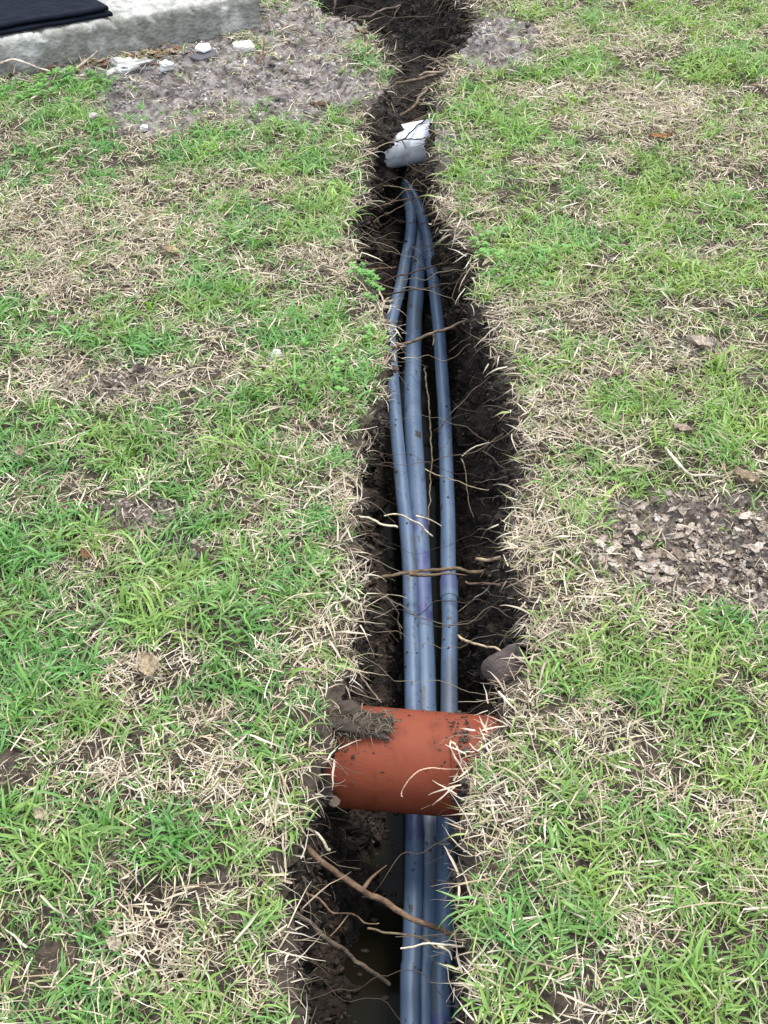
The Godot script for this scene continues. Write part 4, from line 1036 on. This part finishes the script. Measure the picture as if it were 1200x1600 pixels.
func build_soil_crumbs() -> void:
	var kinds := []
	for k in 6: kinds.append(crumb_mesh(k + 1))
	var lists := [[], [], [], [], [], []]
	var tints := [PackedColorArray(), PackedColorArray(), PackedColorArray(), PackedColorArray(), PackedColorArray(), PackedColorArray()]
	for side in ["left", "right"]:
		var w: Array = wall[side]
		for q in 15000:
			var r := rng.randi() % w.size()
			var z: float = rows[r]
			if z > -0.3 or z < -4.5: continue
			var j := rng.randi_range(1, DEEP)
			var p: Vector3 = w[r][j]
			var s := rng.randf_range(0.0012, 0.004) if rng.randf() < 0.95 else rng.randf_range(0.004, 0.010)
			var k := rng.randi() % 6
			lists[k].append(Transform3D(random_basis(s), p + Vector3(rng.randf_range(-0.004, 0.004), rng.randf_range(-0.006, 0.006), rng.randf_range(-0.004, 0.004))))
			tints[k].append(soil_tone(p) * rng.randf_range(0.7, 1.7))
	# soil fallen on the red-brown pipe, most of it next to the walls, and along the tops of the conduits
	var pa := Vector3(-0.0713, -0.1120, -1.1375)
	var pb := Vector3(0.1315, -0.1120, -1.1193)
	for q in 280:
		var u := rng.randf_range(0.0, 1.0)
		if rng.randf() < 0.9: u = 0.02 + absf(rng.randfn(0.0, 0.07)) if rng.randf() < 0.5 else 1.0 - absf(rng.randfn(0.0, 0.08))
		var an := rng.randfn(0.0, 0.55)
		var s := rng.randf_range(0.0006, 0.0022) if rng.randf() < 0.93 else rng.randf_range(0.002, 0.005)
		var k := rng.randi() % 6
		lists[k].append(Transform3D(random_basis(s), pa.lerp(pb, u) + Vector3(0, cos(an), sin(an)) * (0.081 + s * 0.25)))
		tints[k].append(Color(0.05, 0.036, 0.027) * rng.randf_range(0.5, 1.6))
	for path in conduit_tops:
		var way: PackedVector3Array = path[0]
		for q in 130:
			var p: Vector3 = way[rng.randi_range(6, way.size() - 8)]
			if n_mid.get_noise_2d(p.z * 1.5, path[1] * 900.0) < 0.0: continue
			var an := rng.randfn(0.0, 0.6)
			var s := rng.randf_range(0.0007, 0.0025) if rng.randf() < 0.9 else rng.randf_range(0.0025, 0.005)
			var k := rng.randi() % 6
			lists[k].append(Transform3D(random_basis(s), p + Vector3(sin(an), cos(an), 0) * (path[1] + s * 0.25) + Vector3(0, 0, rng.randf_range(-0.01, 0.01))))
			tints[k].append(Color(0.04, 0.03, 0.023) * rng.randf_range(0.5, 1.6))
	# scum and crumbs afloat
	for q in 220:
		var r := rng.randi() % rows.size()
		if rows[r] < -3.0: continue
		var l: Vector3 = wall.left[r][DEEP - 3]
		var g: Vector3 = wall.right[r][DEEP - 3]
		var p := l.lerp(g, absf(rng.randfn(0.0, 0.18)))
		var s := rng.randf_range(0.001, 0.004)
		var k := rng.randi() % 6
		lists[k].append(Transform3D(Basis.from_scale(Vector3(s * 1.6, s * 0.5, s)), Vector3(p.x, -0.4245, p.z)))
		tints[k].append(Color(0.03, 0.022, 0.016) * rng.randf_range(0.5, 1.8))
	var t := Node3D.new()
	t.name = "soil_crumbs"
	add_child(t)
	tag(t, "dark crumbs of soil clinging to the trench walls", "soil", "", "stuff")
	for k in 6: scatter("crumb", kinds[k], M.crumb, lists[k], tints[k], t)
	# pale clods and grit on the bare patches
	lists = [[], [], [], [], [], []]
	tints = [PackedColorArray(), PackedColorArray(), PackedColorArray(), PackedColorArray(), PackedColorArray(), PackedColorArray()]
	for e in bare:
		for q in int(e[2] * e[3] * 24000.0):
			var an := rng.randf() * TAU
			var rr := sqrt(rng.randf()) * 1.15
			var x: float = e[0] + cos(an) * rr * e[2]
			var z: float = e[1] + sin(an) * rr * e[3]
			if x > lip(-1, z) - 0.004 and x < lip(1, z) + 0.004: continue
			if rng.randf() > 0.35 + n_mid.get_noise_2d(x, z) * 1.5 - in_patch(mould, x, z): continue
			var s := rng.randf_range(0.0015, 0.0045) if rng.randf() < 0.95 else rng.randf_range(0.0045, 0.009)
			var k := rng.randi() % 6
			lists[k].append(Transform3D(random_basis(s), Vector3(x, ground_y(x, z) + s * 0.3, z)))
			tints[k].append(lawn_tone(x, z) * (rng.randf_range(0.75, 1.2) if rng.randf() < 0.93 else 1.6))
	# small scraps between the leaf flakes
	var scraps := [[], [], []]
	var scrap_tints := [PackedColorArray(), PackedColorArray(), PackedColorArray()]
	for e in mould:
		for q in int(e[2] * e[3] * 80000.0):
			var an := rng.randf() * TAU
			var rr := sqrt(rng.randf()) * 1.15
			var x: float = e[0] + cos(an) * rr * e[2]
			var z: float = e[1] + sin(an) * rr * e[3]
			var k := rng.randi() % 3
			var s := rng.randf_range(0.004, 0.013)
			scraps[k].append(Transform3D(Basis.from_euler(Vector3(rng.randf_range(-0.7, 0.7), rng.randf() * TAU, rng.randf_range(-0.7, 0.7))).scaled(Vector3.ONE * s), Vector3(x, ground_y(x, z) + rng.randf_range(0.001, 0.008), z)))
			scrap_tints[k].append(Color(0.12, 0.09, 0.072).lerp(Color(0.50, 0.43, 0.38), pow(rng.randf(), 1.6)))
	t = Node3D.new()
	t.name = "leaf_scraps"
	add_child(t)
	tag(t, "fine brown scraps of rotted leaves on the bare brown patches", "leaf scraps", "", "stuff")
	for k in 3: scatter("scrap", flake_mesh(970 + k), M.leaf, scraps[k], scrap_tints[k], t)
	t = Node3D.new()
	t.name = "soil_clods"
	add_child(t)
	tag(t, "pale dry clods and grit on the bare patches of lawn", "soil", "", "stuff")
	for k in 6: scatter("clod", kinds[k], M.crumb, lists[k], tints[k], t)

func build_rootlets() -> void:
	var sh := Sheet.new()
	for side in ["left", "right"]:
		var sg := -1.0 if side == "left" else 1.0
		var w: Array = wall[side]
		for q in 2300:
			var r := rng.randi() % w.size()
			var z: float = rows[r]
			if z > -0.4 or z < -4.4: continue
			var j := int(pow(rng.randf(), 1.7) * DEEP * 0.8)
			var p: Vector3 = w[r][j]
			p.x += sg * 0.008
			var len := rng.randf_range(0.015, 0.05) if rng.randf() < 0.8 else rng.randf_range(0.05, 0.11)
			var d := Vector3(-sg * rng.randf_range(0.3, 1.0), rng.randf_range(-0.8, 0.35), rng.randf_range(-0.9, 0.9)).normalized()
			var path := PackedVector3Array([p])
			var steps := 5
			for k in steps:
				d = (d + Vector3(rng.randf_range(-0.45, 0.45), rng.randf_range(-0.55, 0.3), rng.randf_range(-0.45, 0.45))).normalized()
				path.append(path[path.size() - 1] + d * len / steps)
			var u := rng.randf()
			var tn: Color = Color(0.06, 0.042, 0.03).lerp(Color(0.36, 0.28, 0.20), u * u * u)
			var rad := rng.randf_range(0.0004, 0.0011)
			tube(sh, path, func(k, _a, _p): return lerpf(rad, rad * 0.4, k), 4, func(_p): return tn)
	# long hair-thin strands hanging from wall to wall
	for q in 75:
		var r := rng.randi() % rows.size()
		var z: float = rows[r]
		if z > -0.75 or z < -4.2 or (z < -0.95 and z > -1.32): continue
		var r2 := clampi(r + rng.randi_range(-9, 9), 0, rows.size() - 1)
		var a: Vector3 = wall.left[r][rng.randi_range(3, 17)]
		var b: Vector3 = wall.right[r2][rng.randi_range(3, 17)]
		var whole := 1.0 if rng.randf() < 0.45 else rng.randf_range(0.3, 0.8)
		if rng.randf() < 0.5:
			var sw := a
			a = b
			b = sw
		var sag := rng.randf_range(-0.01, 0.045)
		var path := PackedVector3Array()
		var wob := rng.randf() * 50.0
		for k in 25:
			var u := k / 24.0 * whole
			path.append(a.lerp(b, u) + Vector3(0, -sag * sin(u * PI), 0) + Vector3(0, n_mid.get_noise_2d(u * 0.16, wob), n_mid.get_noise_2d(u * 0.16, wob + 30.0)) * 0.05)
		var u2 := rng.randf()
		var tn2: Color = Color(0.05, 0.035, 0.026).lerp(Color(0.26, 0.20, 0.14), u2 * u2 * u2)
		var rad2 := rng.randf_range(0.0005, 0.0013)
		tube(sh, path, func(k, _a, _p): return lerpf(rad2, rad2 * 0.5, k), 5, func(_p): return tn2)
	tag(put_mesh("fine_rootlets", sh.done(), M.crumb), "countless fine brown rootlets sticking out of the trench walls", "roots", "", "stuff")

# ------------------------------------------------------------------ grass
func blade(sh: Sheet, r: RandomNumberGenerator, at: Vector3, az: float, elev: float, len: float, wide: float, droop: float, twist: float, tone: Color, seg := 5) -> void:
	var base := sh.v.size()
	var p := at
	var e := elev
	var a := az
	for k in seg + 1:
		var u := float(k) / seg
		var f := Vector3(cos(a) * cos(e), sin(e), sin(a) * cos(e))
		var s := Vector3(-sin(a), 0, cos(a))
		var up := s.cross(f)
		s = s.rotated(f, twist * u)
		up = up.rotated(f, twist * u)
		var w := wide * 0.5 * (0.65 + 0.5 * u if u < 0.35 else 0.83 * pow(maxf(0.0, 1.0 - (u - 0.35) / 0.65), 0.7))
		w = maxf(w, 0.0002)
		sh.v.append(p - s * w + up * w * 0.35)
		sh.v.append(p)
		sh.v.append(p + s * w + up * w * 0.35)
		for j in 3: sh.c.append(tone * (1.0 if j != 1 else 1.08))
		p += f * len / seg
		e -= droop / seg * (0.5 + u)
		a += r.randf_range(-0.26, 0.26)
	sh.grid(seg + 1, 3, false, base)

func green_tuft(sd: int, count: int, l0: float, l1: float, w0: float, w1: float) -> ArrayMesh:
	var r := RandomNumberGenerator.new()
	r.seed = sd
	var sh := Sheet.new()
	for k in count:
		var tone := Color(0.80, 0.95, 0.8).lerp(Color(1.35, 1.12, 0.85), r.randf())
		if r.randf() < 0.08: tone = Color(2.3, 1.35, 1.9)
		blade(sh, r, Vector3(r.randf_range(-0.012, 0.012), -0.002, r.randf_range(-0.012, 0.012)), r.randf() * TAU, r.randf_range(0.25, 1.25), r.randf_range(l0, l1), r.randf_range(w0, w1), r.randf_range(0.6, 2.6), r.randf_range(-1.4, 1.4), tone)
	return sh.done()

func straw_tuft(sd: int, count: int, l0: float, l1: float, w0: float, w1: float) -> ArrayMesh:
	var r := RandomNumberGenerator.new()
	r.seed = sd
	var sh := Sheet.new()
	var main := r.randf() * TAU
	for k in count:
		var g := r.randf()
		var tone := Color(1.05, 1.02, 0.98).lerp(Color(0.45, 0.36, 0.28), g * g)
		if r.randf() < 0.1: tone = Color(0.55, 0.72, 0.34)
		var az := main + r.randf_range(-1.0, 1.0) if r.randf() < 0.55 else r.randf() * TAU
		blade(sh, r, Vector3(r.randf_range(-0.022, 0.022), r.randf_range(0.001, 0.010), r.randf_range(-0.022, 0.022)), az, r.randf_range(-0.1, 0.55), r.randf_range(l0, l1), lerpf(w0, w1, pow(r.randf(), 1.6)), r.randf_range(-0.3, 1.4), r.randf_range(-2.5, 2.5), tone, 5)
	return sh.done()

func clover_mesh(sd: int) -> ArrayMesh:
	var r := RandomNumberGenerator.new()
	r.seed = sd
	var sh := Sheet.new()
	for k in 5:
		var az := r.randf() * TAU
		var top := Vector3(cos(az), 0, sin(az)) * r.randf_range(0.004, 0.022) + Vector3(0, r.randf_range(0.018, 0.038), 0)
		blade(sh, r, Vector3.ZERO, az, 1.2, top.length(), 0.0014, 0.4, 0.0, Color(0.8, 0.9, 0.8), 3)
		for j in 3:
			var b := az + TAU * j / 3.0
			var base := sh.v.size()
			var size := r.randf_range(0.008, 0.013)
			var f := Vector3(cos(b), r.randf_range(-0.15, 0.3), sin(b))
			var s := Vector3(-sin(b), 0, cos(b))
			for q in [[0.0, 0.1], [0.35, 0.75], [0.75, 0.95], [1.0, 0.5]]:
				for w in [-1, 0, 1]:
					sh.v.append(top + f * size * (q[0] - (0.08 if w == 0 and q[0] == 1.0 else 0.0)) + s * w * size * 0.5 * q[1] + Vector3(0, absf(w) * size * 0.12, 0))
					sh.c.append(Color(0.8, 1.0, 0.75) * r.randf_range(0.85, 1.1))
			sh.grid(4, 3, false, base)
	return sh.done()

func off_lawn(x: float, z: float, margin: float) -> bool:
	if z < 0.9 and z > -5.3 and x > lip(-1, z) - margin and x < lip(1, z) + margin: return true
	# under the slab: front line and side line
	var a := Vector3(-1.1049, 0.0000, -3.3988)
	var b := Vector3(-0.3796, 0.0000, -3.7540)
	var dir := (b - a).normalized()
	var back := Vector3(dir.z, 0, -dir.x)
	if back.z > 0: back = -back
	var rel := Vector3(x, 0, z) - b
	return rel.dot(dir) < 0.01 and rel.dot(back) > -0.012

func build_grass() -> void:
	var greens := []
	var straws := []
	for k in 10: greens.append(green_tuft(100 + k, 5 + k % 3, 0.018, 0.050 + 0.004 * (k % 4), 0.0024, 0.0056))
	for k in 10: straws.append(straw_tuft(200 + k, 7, 0.012, 0.042 + 0.005 * (k % 4), 0.0008, 0.0036))
	var long_straw := []
	for k in 5: long_straw.append(straw_tuft(300 + k, 2, 0.05, 0.095, 0.0016, 0.0038))
	var gl := []; var gt := []; var sl := []; var stt := []; var ll := []; var lt := []
	for k in 10:
		gl.append([]); gt.append(PackedColorArray()); sl.append([]); stt.append(PackedColorArray()); ll.append([]); lt.append(PackedColorArray())
	# x and z range in view with a margin, plus a thinner belt outside it
	for q in 150000:
		var z := rng.randf_range(-4.7, -0.35)
		var half := 0.62 + (-z - 0.35) * 0.30
		var x := rng.randf_range(-1.95, 1.95)
		if absf(x) > half: continue
		# the lip is trodden and torn: bare soil shows along it in places
		var torn := 0.004 + 0.10 * maxf(0.0, n_mid.get_noise_2d(z * 0.8, 14.0 * signf(x - 0.03)) + 0.06) * (1.0 if z < -1.25 else 0.5)
		if off_lawn(x, z, minf(torn, 0.036)): continue
		var b := in_patch(bare, x, z)
		var g := in_patch(lush, x, z)
		var s := in_patch(straw, x, z)
		var nz := n_mid.get_noise_2d(x * 0.6, z * 0.6) * 0.6 + n_mid.get_noise_2d(x * 1.5 + 9.0, z * 1.5) * 0.6
		var nb := n_big.get_noise_2d(x * 2.0 + 5.0, z * 2.0)
		var green_p := clampf((0.36 + g * 0.42 - s * 0.24 + nz * 1.0 + nb * 0.15) * (1.0 - b * 0.98), 0.0, 0.72)
		var straw_p := clampf((0.25 + s * 0.34 - g * 0.04 - nz * 0.5) * (1.0 - b * 0.78), 0.02, 0.85)
		if rng.randf() < green_p * 0.72:
			var k := rng.randi() % 10
			var sc := rng.randf_range(0.55, 1.2) * (0.72 + 0.55 * clampf(g * 0.6 + nz * 1.4, 0.0, 1.0))
			var bs := Basis(Vector3.UP, rng.randf() * TAU) * Basis(Vector3.RIGHT, rng.randf_range(-0.3, 0.3))
			gl[k].append(Transform3D(bs.scaled(Vector3(sc, sc * rng.randf_range(0.8, 1.35), sc)), Vector3(x, ground_y(x, z), z)))
			var warm := clampf(0.5 + x * 0.4 + n_mid.get_noise_2d(x * 0.5 + 20.0, z * 0.5) * 0.8 + rng.randf_range(-0.3, 0.3), 0.0, 1.0)
			gt[k].append(Color(0.112, 0.248, 0.070).lerp(Color(0.245, 0.325, 0.092), warm) * rng.randf_range(0.75, 1.25))
		# brown broken thatch low among the blades
		if rng.randf() < 0.18 * (1.0 - b * 0.8):
			var k3 := rng.randi() % 10
			sl[k3].append(Transform3D(Basis(Vector3.UP, rng.randf() * TAU).scaled(Vector3(1.0, 0.5, 1.0) * rng.randf_range(0.35, 0.75)), Vector3(x, ground_y(x, z) - 0.001, z)))
			stt[k3].append(Color(0.28, 0.215, 0.15).lerp(Color(0.12, 0.083, 0.058), rng.randf()))
		if rng.randf() < straw_p * 0.8:
			var k := rng.randi() % 10
			var sc := rng.randf_range(0.6, 1.2)
			var bs := Basis(Vector3.UP, rng.randf() * TAU) * Basis(Vector3.RIGHT, rng.randf_range(-0.2, 0.2))
			var y := ground_y(x, z) + rng.randf_range(-0.002, 0.004)
			var tint := Color(0.57, 0.50, 0.39).lerp(Color(0.37, 0.305, 0.225), rng.randf()) * rng.randf_range(0.7, 1.15)
			if rng.randf() < 0.12:
				var k2 := rng.randi() % 5
				ll[k2].append(Transform3D(bs.scaled(Vector3.ONE * sc), Vector3(x, y + 0.006, z)))
				lt[k2].append(tint)
			else:
				sl[k].append(Transform3D(bs.scaled(Vector3.ONE * sc), Vector3(x, y, z)))
				stt[k].append(tint)
	# dry stems and cut runners fringing both lips, leaning over the trench
	for side in [-1, 1]:
		for q in 800:
			var z := rng.randf_range(-4.4, -0.4)
			var x: float = lip(side, z) + side * rng.randf_range(-0.004, 0.03)
			var b := in_patch(bare, x, z)
			if rng.randf() < b * 0.8: continue
			var amount := 0.25 + in_patch(straw, x, z) * 0.3 + n_mid.get_noise_2d(z * 1.2, side * 7.0) * 0.9
			if rng.randf() > amount: continue
			var k := rng.randi() % 10
			var bs := Basis(Vector3.BACK, side * rng.randf_range(-0.2, 0.6)) * Basis(Vector3.UP, rng.randf() * TAU)
			var sc := rng.randf_range(0.6, 1.5)
			sl[k].append(Transform3D(bs.scaled(Vector3.ONE * sc), Vector3(x, ground_y(x, z) + rng.randf_range(-0.022, 0.002), z)))
			stt[k].append(Color(0.50, 0.44, 0.35).lerp(Color(0.25, 0.19, 0.14), rng.randf()) * rng.randf_range(0.7, 1.15))
	# beyond the picture the lawn goes on, thinner
	for q in 16000:
		var z := rng.randf_range(-9.0, 1.5)
		var x := rng.randf_range(-5.0, 5.0)
		var half := 0.62 + (-z - 0.35) * 0.30
		if z > -4.7 and z < -0.35 and absf(x) <= half: continue
		if off_lawn(x, z, 0.0): continue
		var k := rng.randi() % 10
		var sc := rng.randf_range(0.9, 1.6)
		var tr := Transform3D(Basis(Vector3.UP, rng.randf() * TAU).scaled(Vector3.ONE * sc), Vector3(x, ground_y(x, z), z))
		if rng.randf() < 0.5:
			gl[k].append(tr); gt[k].append(Color(0.13, 0.24, 0.05) * rng.randf_range(0.8, 1.2))
		else:
			sl[k].append(tr); stt[k].append(Color(0.5, 0.41, 0.27) * rng.randf_range(0.7, 1.15))
	var t := Node3D.new()
	t.name = "green_grass"
	add_child(t)
	tag(t, "patchy short green grass of the lawn", "grass", "", "stuff")
	var total := 0
	for k in 10:
		scatter("grass_tuft", greens[k], M.grass, gl[k], gt[k], t)
		total += gl[k].size() + sl[k].size()
	t = Node3D.new()
	t.name = "dry_grass"
	add_child(t)
	tag(t, "straw coloured dry grass lying between the green blades", "dry grass", "", "stuff")
	for k in 10: scatter("straw", straws[k], M.straw, sl[k], stt[k], t)
	for k in 5: scatter("straw", long_straw[k], M.straw, ll[k], lt[k], t)
	print("tufts ", total)
	# clover
	var cl := [[], [], []]
	var ct := [PackedColorArray(), PackedColorArray(), PackedColorArray()]
	for e in [[-0.916, -3.286, 0.171, 0.139, 80], [-0.049, -2.280, 0.057, 0.089, 24], [0.292, -2.408, 0.131, 0.162, 34], [-0.092, -2.029, 0.118, 0.132, 24]]:
		for q in int(e[4]):
			var an := rng.randf() * TAU
			var rr := sqrt(rng.randf())
			var x: float = e[0] + cos(an) * rr * e[2]
			var z: float = e[1] + sin(an) * rr * e[3]
			if off_lawn(x, z, 0.0) or n_mid.get_noise_2d(x, z) < -0.1: continue
			var k := rng.randi() % 3
			cl[k].append(Transform3D(Basis(Vector3.UP, rng.randf() * TAU).scaled(Vector3.ONE * rng.randf_range(0.5, 0.85)), Vector3(x, ground_y(x, z), z)))
			ct[k].append(Color(0.15, 0.275, 0.06) * rng.randf_range(0.8, 1.2))
	t = Node3D.new()
	t.name = "clover"
	add_child(t)
	tag(t, "small leafed clover growing in the grass by the slab and trench lips", "clover", "", "stuff")
	for k in 3: scatter("clover_sprig", clover_mesh(400 + k), M.grass, cl[k], ct[k], t)
